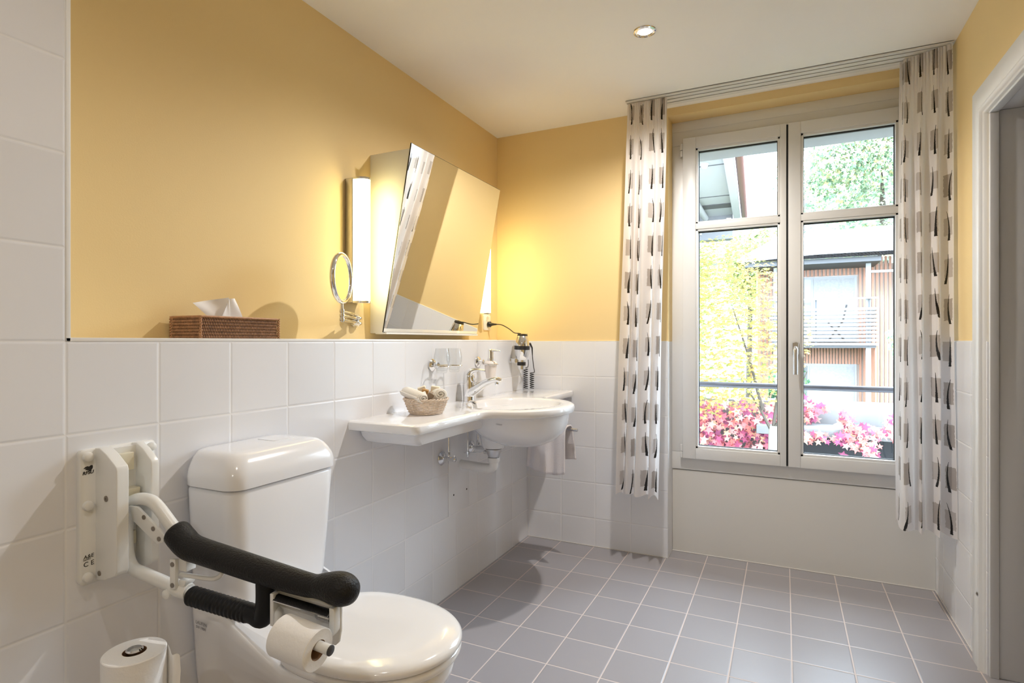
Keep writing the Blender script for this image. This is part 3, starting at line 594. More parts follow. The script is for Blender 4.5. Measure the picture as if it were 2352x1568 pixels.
# soap dispenser
sd = thing('soap_dispenser', (-1.315, 2.495, 0.985), 'frosted soap dispenser with chrome pump held in a wall ring', 'soap dispenser')
Ms = Matrix.Translation((-1.315, 2.495, 0))
build('satin_cup', MB().lathe([(0.018, 0.982), (0.022, 0.985), (0.028, 1.02), (0.031, 1.050), (0.033, 1.056), (0.028, 1.064), (0.017, 1.069), (0.001, 1.070)], 36, Ms), m_opal, sd)
pm = MB(); pm.lathe([(0.0145, 1.067), (0.0145, 1.085), (0.0135, 1.087), (0.0135, 1.118), (0.011, 1.124), (0.004, 1.127)], 28, Ms)
pm.tube([(-1.315, 2.495, 1.119), (-1.285, 2.485, 1.120), (-1.250, 2.473, 1.117)], [0.0055, 0.0042, 0.0028], 10)
build('pump', pm, m_chrome, sd)
sh = thing('soap_holder', (XL, 2.495, 1.05), 'chrome wall rosette with ring carrying the soap dispenser', 'holder')
build('wall_rosette', MB().lathe([(0.027, 0.0005), (0.027, 0.006), (0.020, 0.013), (0.0125, 0.016), (0.0125, 0.034), (0.010, 0.036)], 32, frameM((XL, 2.495, 1.062), (1, 0, 0))), m_chrome, sh)
build('carrier_ring', MB().loft([[(-1.315+(0.0355+0.0028*math.cos(b_))*math.cos(a), 2.495+(0.0355+0.0028*math.cos(b_))*math.sin(a), 1.052+0.0028*math.sin(b_)) for b_ in [2*PI*j/8 for j in range(8)]] for a in [2*PI*i/40 for i in range(41)]], False, False), m_chrome, sh)

# ------------------------------------------------------------------ wicker basket with toiletries
bk = thing('wicker_basket', (-1.256, 1.845, 0.885), 'small pale wicker basket of toiletries on the washbasin counter', 'basket')
bx, by = -1.256, 1.845; w = MB(); NS = 22; rowsB = 11
for r_ in range(rowsB):
    f = r_/(rowsB-1); R = 0.060+0.021*f**0.8; z = 0.888+0.050*f
    pts = [(bx+(R+0.0018*math.cos(NS*a/2+PI*(r_ % 2)))*math.cos(a)*1.03, by+(R+0.0018*math.cos(NS*a/2+PI*(r_ % 2)))*math.sin(a), z) for a in [2*PI*i/132 for i in range(133)]]
    w.tube(pts, 0.0021, 5, caps=False)
for k in range(NS):
    a = 2*PI*k/NS; w.tube([(bx+R_*math.cos(a)*1.03, by+R_*math.sin(a), z) for R_, z in ((0.058, 0.8865), (0.068, 0.905), (0.0765, 0.925), (0.0805, 0.942))], 0.0017, 5)
build('woven_wall', w, m_wickl, bk)
rm = MB()
for ph in (0, PI): rm.tube([(bx+(0.0825+0.0028*math.cos(18*a+ph))*math.cos(a)*1.03, by+(0.0825+0.0028*math.cos(18*a+ph))*math.sin(a), 0.943+0.0028*math.sin(18*a+ph)) for a in [2*PI*i/160 for i in range(161)]], 0.0025, 5, caps=False)
build('braided_rim', rm, m_wickl, bk)
build('base', MB().lathe([(0.0001, 0.8853), (0.058, 0.8853), (0.060, 0.8895), (0.0001, 0.8895)], 40, Matrix.Translation((bx, by, 0)), False), m_wickl, bk)
def rolled(name, a, b_, r, label, grp):
    a = Vector(a); b_ = Vector(b_); d_ = (b_-a); n = 26; rings = []
    side = d_.cross(Vector((0, 0, 1))).normalized(); up = side.cross(d_).normalized()
    mb = MB()
    prof = [(0.0, 0.25), (0.0, 0.72), (0.03, 0.92), (0.10, 1.0), (0.5, 1.04), (0.9, 1.0), (0.975, 0.90), (1.0, 0.70), (0.985, 0.45), (0.97, 0.2)]
    rings = [[a+d_*t+side*(r*s_*math.cos(q)*1.1)+up*(r*s_*math.sin(q)*0.92) for q in [2*PI*i/n for i in range(n)]] for t, s_ in prof]
    mb.loft(rings)
    for e, k in ((a, -1), (b_, 1)):                        # the spiral of the rolled end
        sp_ = [e+d_.normalized()*(k*0.0015)+side*(r*(0.12+0.70*t)*math.cos(t*4*PI)*1.1)+up*(r*(0.12+0.70*t)*math.sin(t*4*PI)*0.92) for t in [i/40 for i in range(41)]]
        mb.tube(sp_, 0.0035, 6)
    mb.tube([a+d_*t+side*(r*1.09)+up*0.002 for t in (0.02, 0.35, 0.7, 0.98)], 0.004, 6)
    return tag(build(name, mb, m_terry2), label, 'washcloth', grp)
rolled('washcloth', (-1.345, 1.835, 0.968), (-1.222, 1.775, 0.952), 0.0225, 'rolled cream washcloth lying across the left of the wicker basket', 'rolled washcloths in the basket')
rolled('washcloth', (-1.245, 1.90, 0.955), (-1.182, 1.835, 0.964), 0.024, 'rolled cream washcloth at the right of the wicker basket', 'rolled washcloths in the basket')
def pack(name, x, y, z, sx, sy, sz, rot, m, label):
    mb = MB(); M = Matrix.Translation((x, y, z)) @ Matrix.Rotation(rot[2], 4, 'Z') @ Matrix.Rotation(rot[1], 4, 'Y') @ Matrix.Rotation(rot[0], 4, 'X')
    mb.box(-sx, sx, -sy, sy, -sz, sz, M); return tag(build(name, mb, m, bevel=min(sx, sy, sz)*0.35, seg=3), label, 'toiletry', 'small toiletries in the basket')
pack('soap_packet', -1.290, 1.875, 0.962, 0.016, 0.008, 0.026, (0.2, -0.3, 0.5), m_soap, 'cream wrapped packet standing behind the left washcloth')
pack('soap_packet', -1.238, 1.880, 0.964, 0.017, 0.008, 0.026, (0.1, 0.15, 0.4), m_soap, 'tall cream wrapped packet in the middle of the basket')
pack('soap_bar', -1.262, 1.845, 0.962, 0.013, 0.008, 0.018, (0.2, 0.25, 0.5), m_amber, 'amber coloured soap bar between the cream packets')
pack('carton', -1.224, 1.825, 0.956, 0.012, 0.010, 0.016, (0.3, 0.6, 0.6), m_taupe, 'small taupe carton beside the right washcloth')
pack('soap_packet', -1.243, 1.812, 0.950, 0.013, 0.007, 0.022, (0.2, -0.35, 0.5), m_paper, 'white wrapped packet at the front middle of the basket')

# ------------------------------------------------------------------ towel bar and hand towel
tbh = thing('towel_rail', (XL, 2.72, 0.70), 'chrome two-arm towel rail fixed under the far end of the basin', 'towel rail')
bb = MB(); bb.tube([(XL+0.002, 2.76, 0.712), (-0.952, 2.76, 0.712)], 0.0075, 14)
build('rail_arm', bb, m_chrome, tbh)
bb = MB(); bb.tube([(XL+0.002, 2.70, 0.706), (-0.998, 2.70, 0.706)], 0.0075, 14)
build('rail_arm', bb, m_chrome, tbh)
build('wall_bracket', MB().box(XL, XL+0.02, 2.68, 2.78, 0.69, 0.73), m_chrome, tbh, bevel=0.004)
def towel():
    K = 40; prof = smooth_path([(2.795, 0.545, 0), (2.792, 0.62, 0), (2.788, 0.70, 0), (2.776, 0.727, 0), (2.74, 0.733, 0), (2.70, 0.728, 0), (2.683, 0.705, 0), (2.680, 0.62, 0), (2.678, 0.507, 0)], 6)
    mb = MB(); nx = 40
    for i, p in enumerate(prof):
        t = i/(len(prof)-1); drop = abs(p.y-0.73)/0.22
        for k in range(nx+1):
            u = k/nx; x = -1.185+0.193*u+drop*(0.02*(u-0.5)+(0.012 if t < 0.5 else -0.012))
            y = p.x+drop*(0.012*math.sin(u*9+1)+0.007*math.sin(u*21))*(1 if t > 0.5 else 0.8)
            z = p.y-(0.02*drop*(1-abs(u-0.72)*2.2) if t > 0.5 else 0.012*drop*math.sin(u*5)) + 0.003*math.sin(u*13)*(1-drop)
            mb.v.append((x, y, z))
    for i in range(len(prof)-1):
        for k in range(nx): mb.f.append((i*(nx+1)+k, i*(nx+1)+k+1, (i+1)*(nx+1)+k+1, (i+1)*(nx+1)+k)); mb.mi.append(0)
    o = build('hand_towel', mb, m_terry, ang=180)
    s_ = o.modifiers.new('thick', 'SOLIDIFY'); s_.thickness = 0.008; s_.offset = 0
    return o
tag(towel(), 'white terry hand towel hanging over the rail beside the basin bowl', 'towel')

# ------------------------------------------------------------------ toilet
yc = 1.125
wc = thing('toilet', (-1.1, yc, 0), 'white toilet with closed lid and tall plastic cistern against the tiles', 'toilet')
def egg(xb, xf, w_, z, cyy=yc, sq=11.0, N=96, xc=None, wr=None):
    out = []; xc = (xb*0.5+xf*0.5) if xc is None else xc
    for i in range(N):
        a = 2*PI*i/N; c, s_ = math.cos(a), math.sin(a)
        if c >= 0: x = xc+(xf-xc)*abs(c)**0.92; y = w_*math.copysign(abs(s_)**0.95, s_)
        else: x = xc-(xc-xb)*abs(c)**(2/sq); y = w_*math.copysign(abs(s_)**(2/sq), s_)
        zz = z(x) if callable(z) else z
        if wr: t_ = max(0, min(1, (-1.235-x)/0.09)); y *= (w_+(wr-w_)*t_*t_*(3-2*t_))/w_
        out.append((x, cyy+y, zz))
    return out
def lift(base, a=0.082): return lambda x: base+a*(lambda t: t*t*(3-2*t))(max(0, min(1, (-1.135-x)/0.11)))
bl = MB(); bl.loft([egg(-1.386, -0.86, 0.105, 0.0, wr=0.135), egg(-1.386, -0.86, 0.102, 0.04, wr=0.134), egg(-1.386, -0.85, 0.104, 0.15, wr=0.145), egg(-1.387, -0.81, 0.118, 0.24, wr=0.156), egg(-1.387, -0.765, 0.138, 0.31, wr=0.165),
     egg(-1.387, -0.748, 0.148, 0.335, wr=0.168), egg(-1.387, -0.732, 0.160, lift(0.350, 0.02), wr=0.171), egg(-1.387, -0.716, 0.172, lift(0.366, 0.05), wr=0.174), egg(-1.388, -0.708, 0.178, lift(0.385, 0.075), wr=0.177), egg(-1.388, -0.708, 0.178, lift(0.398)), egg(-1.388, -0.712, 0.175, lift(0.406)), egg(-1.386, -0.725, 0.165, lift(0.408))])
build('bowl', bl, m_ceram, wc, ang=60)
st = MB(); st.loft([egg(-1.13, -0.702, 0.181, 0.411, sq=2.8, xc=-0.93), egg(-1.135, -0.697, 0.185, 0.416, sq=2.8, xc=-0.93), egg(-1.135, -0.697, 0.185, 0.427, sq=2.8, xc=-0.93), egg(-1.13, -0.702, 0.181, 0.431, sq=2.8, xc=-0.93)])
build('seat', st, m_seat, wc, ang=60)
ld = MB(); ld.loft([egg(-1.135, -0.70, 0.183, 0.4335, sq=2.8, xc=-0.93), egg(-1.14, -0.695, 0.188, 0.438, sq=2.8, xc=-0.93), egg(-1.14, -0.696, 0.187, 0.446, sq=2.8, xc=-0.93), egg(-1.135, -0.702, 0.181, 0.453, sq=2.8, xc=-0.93),
     egg(-1.125, -0.716, 0.168, 0.4575, sq=2.8, xc=-0.93), egg(-1.09, -0.76, 0.13, 0.460, sq=2.6, xc=-0.93), egg(-1.0, -0.86, 0.05, 0.461, sq=2.2, xc=-0.93)])
build('lid', ld, m_seat, wc, ang=60)
for y in (yc-0.075, yc+0.075):
    hg = MB(); hg.tube([(-1.150, y-0.02, 0.437), (-1.150, y+0.02, 0.437)], 0.011, 14); hg.box(-1.162, -1.125, y-0.013, y+0.013, 0.405, 0.437)
    build('seat_hinge', hg, m_seat, wc)
tk = MB(); tk.loft([rr(-1.386, x1, y0, y1, r, z, 8) for x1, y0, y1, r, z in ((-1.222, 0.968, 1.262, 0.04, 0.466), (-1.206, 0.955, 1.266, 0.045, 0.478), (-1.198, 0.952, 1.268, 0.045, 0.51), (-1.194, 0.944, 1.281, 0.045, 0.65), (-1.190, 0.938, 1.291, 0.045, 0.79), (-1.193, 0.941, 1.288, 0.045, 0.797), (-1.200, 0.948, 1.281, 0.04, 0.799))])
build('cistern', tk, m_cist, wc, ang=60)
tl = MB(); rr_ = []
for d_, z in ((0.006, 0.800), (0.0, 0.803), (0.0, 0.826), (0.004, 0.842), (0.012, 0.858), (0.022, 0.872), (0.034, 0.8815), (0.046, 0.8845), (0.07, 0.885)):
    rr_.append(rr(-1.386, -1.186-d_*1.0, 0.934+d_*0.95, 1.296-d_*0.95, max(0.045-d_*0.2, 0.02), z, 8))
tl.loft(rr_); build('cistern_lid', tl, m_cist, wc, ang=60)
fb = MB(); fb.loft([rr(-1.362, -1.292, 1.150, 1.222, 0.006, z) for z in (0.8845, 0.8862)])
build('flush_button', fb, m_cist, wc)
build('side_bracket', MB().loft([[(-1.262+0.030*c_, 0.985-dy, 0.357+0.015*s_) for c_, s_ in ((-1, 1), (-1, 0), (-0.8, -0.7), (-0.4, -1), (0.2, -0.9), (1, -0.1), (1, 0.3))] for dy in (0, -0.03)]), mat('grey_fixing', (0.22, 0.23, 0.25), 0.4), wc, bevel=0.001)
text('maker_mark', 'LAUFEN', 0.0115, (-1.340, 0.9465, 0.455), (1, 0, -0.05), (0, 0, 1), m_greyink, wc, bold=0.0)
text('model_mark', 'SW 1984', 0.0095, (-1.340, 0.9475, 0.443), (1, 0, -0.05), (0, 0, 1), m_greyink, wc)

# ------------------------------------------------------------------ hinged support arm
sa = thing('support_arm', (XL, 0.786, 0.63), 'white hinged support rail with black padded armrest beside the toilet', 'grab rail')
pb = MB(); pb.loft([[(x, y, z) for y, z, _ in rr(0.703+e, 0.868-e, 0.632+e, 0.929-e, 0.012, 0)] for x, e in ((XL, 0.001), (XL+0.012, 0), (XL+0.016, 0.003))])
wp = build('wall_plate', pb, m_plast, sa, ang=50)
def cheek(ya, yb, top):
    P = [(XL+0.014, top-0.002), (XL+0.03, top), (XL+0.052, top-0.012), (XL+0.088, top-0.034), (XL+0.092, top-0.045), (XL+0.092, 0.668), (XL+0.088, 0.658), (XL+0.05, 0.642), (XL+0.014, 0.636)]
    return MB().loft([[(x, y, z) for x, z in P] for y in (ya, yb)])
hs = MB(); hs.loft([[(x, y+dy, z) for x, z in ((XL+0.013, 0.929), (XL+0.03, 0.930), (XL+0.055, 0.918), (XL+0.090, 0.894), (XL+0.093, 0.886), (XL+0.093, 0.668), (XL+0.088, 0.658), (XL+0.05, 0.643), (XL+0.013, 0.637))] for y, dy in ((0.738, -0.004), (0.742, 0), (0.757, 0), (0.760, 0))])
hs.loft([[(x, y, z) for x, z in ((XL+0.013, 0.929), (XL+0.03, 0.930), (XL+0.055, 0.918), (XL+0.085, 0.894), (XL+0.088, 0.886), (XL+0.088, 0.668), (XL+0.083, 0.658), (XL+0.05, 0.643), (XL+0.013, 0.637))] for y in (0.812, 0.830)])
build('hinge_housing', hs, m_plast, sa, bevel=0.002)
cb_ = MB(); cb_.box(XL+0.014, XL+0.030, 0.757, 0.815, 0.645, 0.925)
build('housing_core', cb_, m_plast, sa)
for q in ((XL+0.03, XL+0.045, 0.768, 0.800, 0.872, 0.912), (XL+0.03, XL+0.055, 0.764, 0.808, 0.815, 0.832), (XL+0.03, XL+0.04, 0.764, 0.808, 0.70, 0.73)):
    build('latch_block', MB().box(*q), m_plast2, sa, bevel=0.002)
for y, z in ((0.7175, 0.913), (0.7175, 0.806), (0.7175, 0.650), (0.8555, 0.913), (0.8555, 0.806), (0.8555, 0.650)):
    build('screw_cap', MB().lathe([(0.0105, 0.014), (0.0105, 0.020), (0.0095, 0.024), (0.006, 0.026), (0.0001, 0.0265)], 24, frameM((XL, y, z), (1, 0, 0))), m_plast, sa)
build('hinge_screw', MB().lathe([(0.0065, 0), (0.0065, 0.0015), (0.003, 0.0015), (0.003, 0.0005)], 20, frameM((XL+0.056, 0.734, 0.822), (0, -1, 0))), m_screw, sa)
build('stop_screw', MB().lathe([(0.0055, 0), (0.0055, 0.0015), (0.002, 0.0018)], 18, frameM((XL+0.031, 0.734, 0.655), (0, -1, 0))), m_screw, sa)
YR = 0.786
def A_(u, z, n_=0.0): return Vector((-1.345+u*0.9903+n_*0.1392, YR+u*0.1392-n_*0.9903, z))
def P2(l, n_=0.0): return [A_(u, z, n_) for u, z in l]
def slab(poly, n0, n1, mb=None): return (mb or MB()).loft([[A_(u, z, k) for u, z in poly] for k in (n0, n1)])
NV = (0.1392, -0.9903, 0)
tu = MB(); tu.tube(smooth_path(P2([(0.2091, 0.6108), (0.1720, 0.6180), (0.1105, 0.6310), (0.0468, 0.6443), (0.0172, 0.6515), (0.0012, 0.6721), (-0.0042, 0.7047), (-0.0042, 0.7718), (0.0025, 0.7951), (0.0234, 0.8080), (0.0533, 0.8113), (0.0827, 0.8021), (0.1293, 0.7601), (0.1686, 0.7252)]), 6), 0.0135, 18)
build('tube_frame', tu, m_plast, sa)
pdp = smooth_path(P2([(0.1368, 0.7515), (0.1427, 0.7470), (0.1568, 0.7345), (0.1802, 0.7188), (0.2181, 0.7115), (0.2791, 0.7026), (0.3539, 0.6914), (0.4238, 0.6820), (0.4819, 0.6753), (0.5038, 0.6751), (0.5274, 0.6773), (0.5519, 0.6777), (0.5721, 0.6760), (0.5902, 0.6741), (0.5982, 0.6735)]), 6)
pr2 = smooth_vals([0.022, 0.0275, 0.0285, 0.0282, 0.0270, 0.0266, 0.0262, 0.0250, 0.0232, 0.0225, 0.0268, 0.0316, 0.0310, 0.022, 0.007], 6)
pad = MB(); pad.tube(pdp, pr2, 28, sq=1.03); build('padded_armrest', pad, m_pad, sa, ang=180)
po_ = MB(); po_.tube(smooth_path(P2([(0.3821, 0.6839), (0.3821, 0.6325), (0.3790, 0.6052), (0.3692, 0.5919), (0.3495, 0.5969), (0.3186, 0.6008)]), 5), smooth_vals([0.021, 0.0205, 0.0215, 0.0205, 0.0195, 0.0185], 5), 22)
build('armrest_post', po_, m_rub, sa)
gp = MB(); N_ = 15; pts = []; rs = []
for k in range(N_*4+1):
    u = k/(N_*4); pts.append(A_(0.1825+0.158*u, 0.6129-0.016*u)); rs.append(0.0185+0.0024*abs(math.sin(PI*k/4)))
gp.tube([A_(0.1778, 0.6134)]+pts+[A_(0.3451, 0.5964)], [0.014]+rs+[0.019], 22); build('ribbed_grip', gp, m_rub, sa, ang=70)
lk = slab([(0.0208, 0.7977), (0.0468, 0.7970), (0.1255, 0.7415), (0.1205, 0.7265), (0.1042, 0.7200), (0.0312, 0.7662)], 0.009, 0.015)
slab([(0.1462, 0.6942), (0.1621, 0.6955), (0.1615, 0.6313), (0.1469, 0.6303)], 0.012, 0.021, lk)
slab([(0.1621, 0.6955), (0.1825, 0.6943), (0.1825, 0.6681), (0.1621, 0.6693)], -0.014, 0.012, lk); slab([(0.1615, 0.6488), (0.1813, 0.6487), (0.1802, 0.6408), (0.1709, 0.6302), (0.1615, 0.6313)], -0.014, 0.012, lk)
build('locking_link', lk, m_plast, sa, bevel=0.0012)
for u, z, k in ((0.0661, 0.7763, 0.015), (0.0929, 0.7536, 0.015), (0.1095, 0.7328, 0.015), (0.1542, 0.6846, 0.021), (0.1540, 0.6395, 0.021)):
    build('rivet', MB().lathe([(0.0052, 0), (0.0052, 0.0012), (0.003, 0.0016)], 16, frameM(A_(u, z, k), NV)), m_screw, sa)
lh = MB(); lh.tube(smooth_path([A_(0.1591, 0.6568, 0.005), A_(0.1845, 0.6577, 0.005), (A_(0.2378, 0.6572, 0.003)), A_(0.2537, 0.6601, 0.0), A_(0.2639, 0.6691, -0.004), A_(0.2655, 0.6832, -0.006), A_(0.2655, 0.7117, -0.006)], 5), 0.0050, 12)
build('release_lever', lh, m_plast, sa)
fc = MB(); fc.lathe([(0.0175, 0), (0.0175, 0.040), (0.016, 0.043)], 24, frameM(A_(0.1356, 0.6254), (0.985, 0.139, -0.115))); fc.lathe([(0.010, 0), (0.010, 0.020), (0.004, 0.023)], 16, frameM(A_(0.1332, 0.6159, 0.0), NV))
build('tube_collar', fc, m_plast, sa)
# plate lettering
xf = XL+0.0162
text('brand_lettering', 'RFSU', 0.0098, (xf, 0.7075, 0.8745), (0, 1, 0.05), (0, 0, 1), m_ink, sa, shear=0.2, bold=0.0003)
lg = MB()
lgp = [(0.719, 0.893), (0.724, 0.8965), (0.7295, 0.8975), (0.733, 0.896), (0.7375, 0.8985), (0.741, 0.8985), (0.7425, 0.896), (0.742, 0.892), (0.739, 0.888), (0.735, 0.8845), (0.732, 0.8875), (0.728, 0.889), (0.723, 0.8905), (0.727, 0.8925)]
lg.loft([[(xf+d_, y-0.003, z-0.0005) for y, z in [(0.7125+(a_-0.719)*0.8, b_-0.0045) for a_, b_ in lgp]] for d_ in (-0.0002, 0.0004)]); build('logo', lg, m_ink, sa)
text('design_lettering', 'A&E', 0.0115, (xf, 0.7095, 0.6905), (0, 1, 0.05), (0, 0, 1), m_ink, sa, shear=0.1)
text('design_subline', 'DESIGN', 0.0042, (xf, 0.7093, 0.6868), (0, 1, 0.05), (0, 0, 1), m_ink, sa)
text('conformity_mark', 'C E', 0.0145, (xf, 0.7095, 0.6735), (0, 1, 0.05), (0, 0, 1), m_ink, sa)
# roll holder on the arm
ph = build('paper_holder', slab([(0.4059, 0.6600), (0.4130, 0.6594), (0.5580, 0.6426), (0.5613, 0.6392), (0.5613, 0.5945), (0.5563, 0.5705), (0.5483, 0.5629), (0.4059, 0.5800)], -0.006, 0.0), m_plast, sa, bevel=0.0015)
build('side_cheek', slab([(0.5478, 0.6461), (0.5575, 0.6453), (0.5605, 0.6393), (0.5605, 0.6004), (0.5554, 0.5908), (0.5478, 0.5917)], 0.0005, 0.020), m_plast, ph, bevel=0.0015)
build('side_cheek', slab([(0.4079, 0.6555), (0.4166, 0.6545), (0.4166, 0.5895), (0.4079, 0.5905)], 0.0005, 0.020), m_plast, ph, bevel=0.0015)
tbr = MB(); tbr.loft([[A_(u, z-du, k) for k, z in ((0.001, 0.6515), (0.013, 0.651), (0.024, 0.645), (0.024, 0.643), (0.013, 0.6475), (0.001, 0.6485))] for u, du in ((0.418, 0.0), (0.546, 0.0145))])
tbr.tube([A_(0.5213, 0.6244, 0.014), A_(0.5468, 0.6215, 0.014)], 0.006, 12); tbr.lathe([(0.0075, 0), (0.0075, 0.003), (0.005, 0.004)], 20, frameM(A_(0.5203, 0.6248, 0.014), NV))
build('tear_bar', tbr, m_chrome, ph)
rb_ = Vector((-0.777, 0.7917, 0.603)); ax = Vector((0.992, 0.02, -0.095)).normalized(); ra = rb_-ax*0.092
hb_ = MB(); hb_.tube([ra-ax*0.016, rb_+ax*0.028], 0.0095, 24); hb_.tube([ra-ax*0.012, A_(0.4123, 0.6151, -0.002)], 0.008, 12)
build('roll_spindle', hb_, m_plast, ph)
build('spindle_cap', MB().lathe([(0.0097, 0), (0.0097, 0.002), (0.008, 0.0032), (0.0001, 0.0036)], 28, frameM(rb_+ax*0.028, ax)), mat('dark_grey_cap', (0.05, 0.05, 0.055), 0.45), ph)
def roll(name, base, axis, R, L_, rc, label, xh=(0, 0, 1)):
    t = thing(name, base, label, 'toilet paper', 'toilet paper rolls')
    M = frameM(base, axis, xh)
    build('paper', MB().lathe([(rc, 0), (R-0.0015, 0), (R, 0.0015), (R, L_-0.0015), (R-0.0015, L_), (rc+0.004, L_-0.0006), (rc, L_)], 64, M, False), m_paper, t)
    build('cardboard_core', MB().lathe([(rc+0.0002, 0.0003), (rc-0.0008, 0.0003), (rc-0.0008, L_-0.0003), (rc+0.0002, L_-0.0003)], 40, M, False), m_card, t)
    return t
roll('toilet_roll', ra+Vector((0.0, 0, -0.0085)), ax, 0.0385, 0.092, 0.0185, 'toilet paper roll hanging on the support arm holder')
# spare roll on upright wall holder
sx, sy = -1.165, 0.693
zt_ = 0.550
r2 = roll('toilet_roll', (sx, sy, zt_-0.1), (0, 0, 1), 0.0555, 0.10, 0.021, 'spare toilet paper roll standing upright below the support arm', (1, 0, 0))
fp = MB(); fpts = smooth_path([(sx+0.030, sy+0.046, 0), (sx+0.044, sy+0.044, 0), (sx+0.054, sy+0.044, 0), (sx+0.062, sy+0.052, 0)], 5)
for i, p in enumerate(fpts):
    f = i/(len(fpts)-1); fp.v += [(p.x, p.y, zt_-0.002-0.020*f+0.004*math.sin(f*9)), (p.x+0.003*f, p.y, zt_-0.05), (p.x-0.002*f, p.y, zt_-0.098)]
for i in range(len(fpts)-1):
    for k in (0, 1): fp.f.append((3*i+k, 3*i+k+1, 3*i+4+k, 3*i+3+k)); fp.mi.append(0)
build('loose_sheet', fp, m_paper, r2, ang=180)
rh = thing('spare_roll_holder', (sx, sy, 0.0), 'chrome upright spare roll stand on the floor beside the toilet', 'roll holder')
build('base', MB().lathe([(0.0001, 0.0), (0.075, 0.0), (0.075, 0.008), (0.060, 0.012), (0.0001, 0.013)], 48, Matrix.Translation((sx, sy, 0)), False), m_chrome, rh)
hp = MB(); hp.lathe([(0.009, 0.012), (0.009, 0.438), (0.038, 0.440), (0.038, 0.4485), (0.012, 0.4495), (0.0095, 0.46), (0.0095, zt_-0.005), (0.0155, zt_-0.004), (0.0155, zt_+0.003), (0.013, zt_+0.0055), (0.0001, zt_+0.006)], 32, Matrix.Translation((sx, sy, 0)), False)
build('upright_pin', hp, m_chrome, rh)

# ------------------------------------------------------------------ tissue box
tx0, tx1, ty0, ty1, tz0, tz1 = -1.580, -1.452, 1.040, 1.308, 1.1735, 1.2365
tb_ = thing('tissue_box', (-1.515, 1.174, tz0), 'brown woven wicker tissue box cover on the niche ledge', 'tissue box')
core = MB(); core.box(tx0+0.004, tx1-0.004, ty0+0.004, ty1-0.004, tz0, tz1-0.003)
build('inner_box', core, m_wickd, tb_)
wv = MB()
def grain(p, u, v, n_, ln, wd, th, sl):
    d_ = (v+u*sl).normalized(); s_ = d_.cross(n_).normalized(); rings = []
    for t, k in ((-1, 0.25), (-0.7, 0.8), (0, 1), (0.7, 0.8), (1, 0.25)):
        c = p+d_*(ln*t)+n_*(th*(1-t*t*0.9)); rings.append([c+s_*(wd*k), c+n_*(th*0.9*k), c-s_*(wd*k)])
    o = len(wv.v)
    for r_ in rings: wv.v += [tuple(q) for q in r_]
    for i in range(4):
        for k in (0, 1): wv.f.append((o+3*i+k, o+3*i+k+1, o+3*i+4+k, o+3*i+3+k)); wv.mi.append(0)
RW = 7; hz = (tz1-tz0)/RW
for face in range(4):
    if face == 0: o_, u_, n_, ln_ = Vector((tx0, ty0, tz0)), Vector((1, 0, 0)), Vector((0, -1, 0)), tx1-tx0
    if face == 1: o_, u_, n_, ln_ = Vector((tx1, ty0, tz0)), Vector((0, 1, 0)), Vector((1, 0, 0)), ty1-ty0
    if face == 2: o_, u_, n_, ln_ = Vector((tx1, ty1, tz0)), Vector((-1, 0, 0)), Vector((0, 1, 0)), tx1-tx0
    if face == 3: o_, u_, n_, ln_ = Vector((tx0, ty1, tz0)), Vector((0, -1, 0)), Vector((-1, 0, 0)), ty1-ty0
    nc = int(ln_/0.0052)
    for r_ in range(RW):
        for c in range(nc):
            grain(o_+u_*((c+0.5+(0.5 if r_ % 2 else 0))*ln_/nc*0.985)+Vector((0, 0, (r_+0.5)*hz))-n_*0.003, u_, Vector((0, 0, 1)), n_, hz*0.52, 0.0016, 0.0021, 0.30)
for r_ in range(13):                                      # woven top
    for c in range(26): grain(Vector((tx0+(r_+0.5)*(tx1-tx0)/13, ty0+(c+0.5)*(ty1-ty0)/26, tz1-0.004)), Vector((1, 0, 0)), Vector((0, 1, 0)), Vector((0, 0, 1)), 0.0055, 0.0022, 0.002, 0.2)
for (x, y) in ((tx0, ty0), (tx1, ty0), (tx1, ty1), (tx0, ty1)):   # braided corners
    for k in range(8):
        for s_ in (-1, 1): wv.tube([(x-s_*0.004, y-0.001*s_, tz0+0.001+k*0.0077), (x+s_*0.001, y, tz0+0.0045+k*0.0077), (x+s_*0.004, y+0.001, tz0+0.009+k*0.0077)], 0.0019, 5)
for z in (tz1-0.0015,):
    loop = rr(tx0, tx1, ty0, ty1, 0.006, z); wv.tube(loop+[loop[0]], 0.0028, 6, caps=False)
build('woven_cover', wv, m_wick, tb_, ang=180)
ts = MB()
def sheet(pts4, nu=14, nv=10, wob=0.004, ph=0):
    a, b_, c, d_ = [Vector(p) for p in pts4]; o = len(ts.v)
    for i in range(nv+1):
        for k in range(nu+1):
            u, v = k/nu, i/nv; p = a.lerp(b_, u).lerp(d_.lerp(c, u), v); p.x += wob*math.sin(u*6+ph+v*2)*v; ts.v.append(tuple(p))
    for i in range(nv):
        for k in range(nu): q = o+i*(nu+1)+k; ts.f.append((q, q+1, q+nu+2, q+nu+1)); ts.mi.append(0)
tq = Vector((-1.515, 1.145, tz1-0.004))
sheet([(-1.520, 1.120, tz1-0.004), (-1.510, 1.158, tz1-0.004), (-1.505, 1.166, tz1+0.060), (-1.545, 1.078, tz1+0.040)], wob=0.006)
sheet([(-1.522, 1.150, tz1-0.004), (-1.506, 1.222, tz1-0.004), (-1.512, 1.197, tz1+0.060), (-1.508, 1.164, tz1+0.056)], wob=0.004, ph=2)
sheet([(-1.500, 1.140, tz1-0.004), (-1.500, 1.172, tz1-0.004), (-1.502, 1.168, tz1+0.059), (-1.500, 1.160, tz1+0.040)], wob=0.003, ph=1)
tag(build('tissue', ts, m_tissue, ang=180), 'white paper tissue sticking up out of the wicker box', 'tissue')

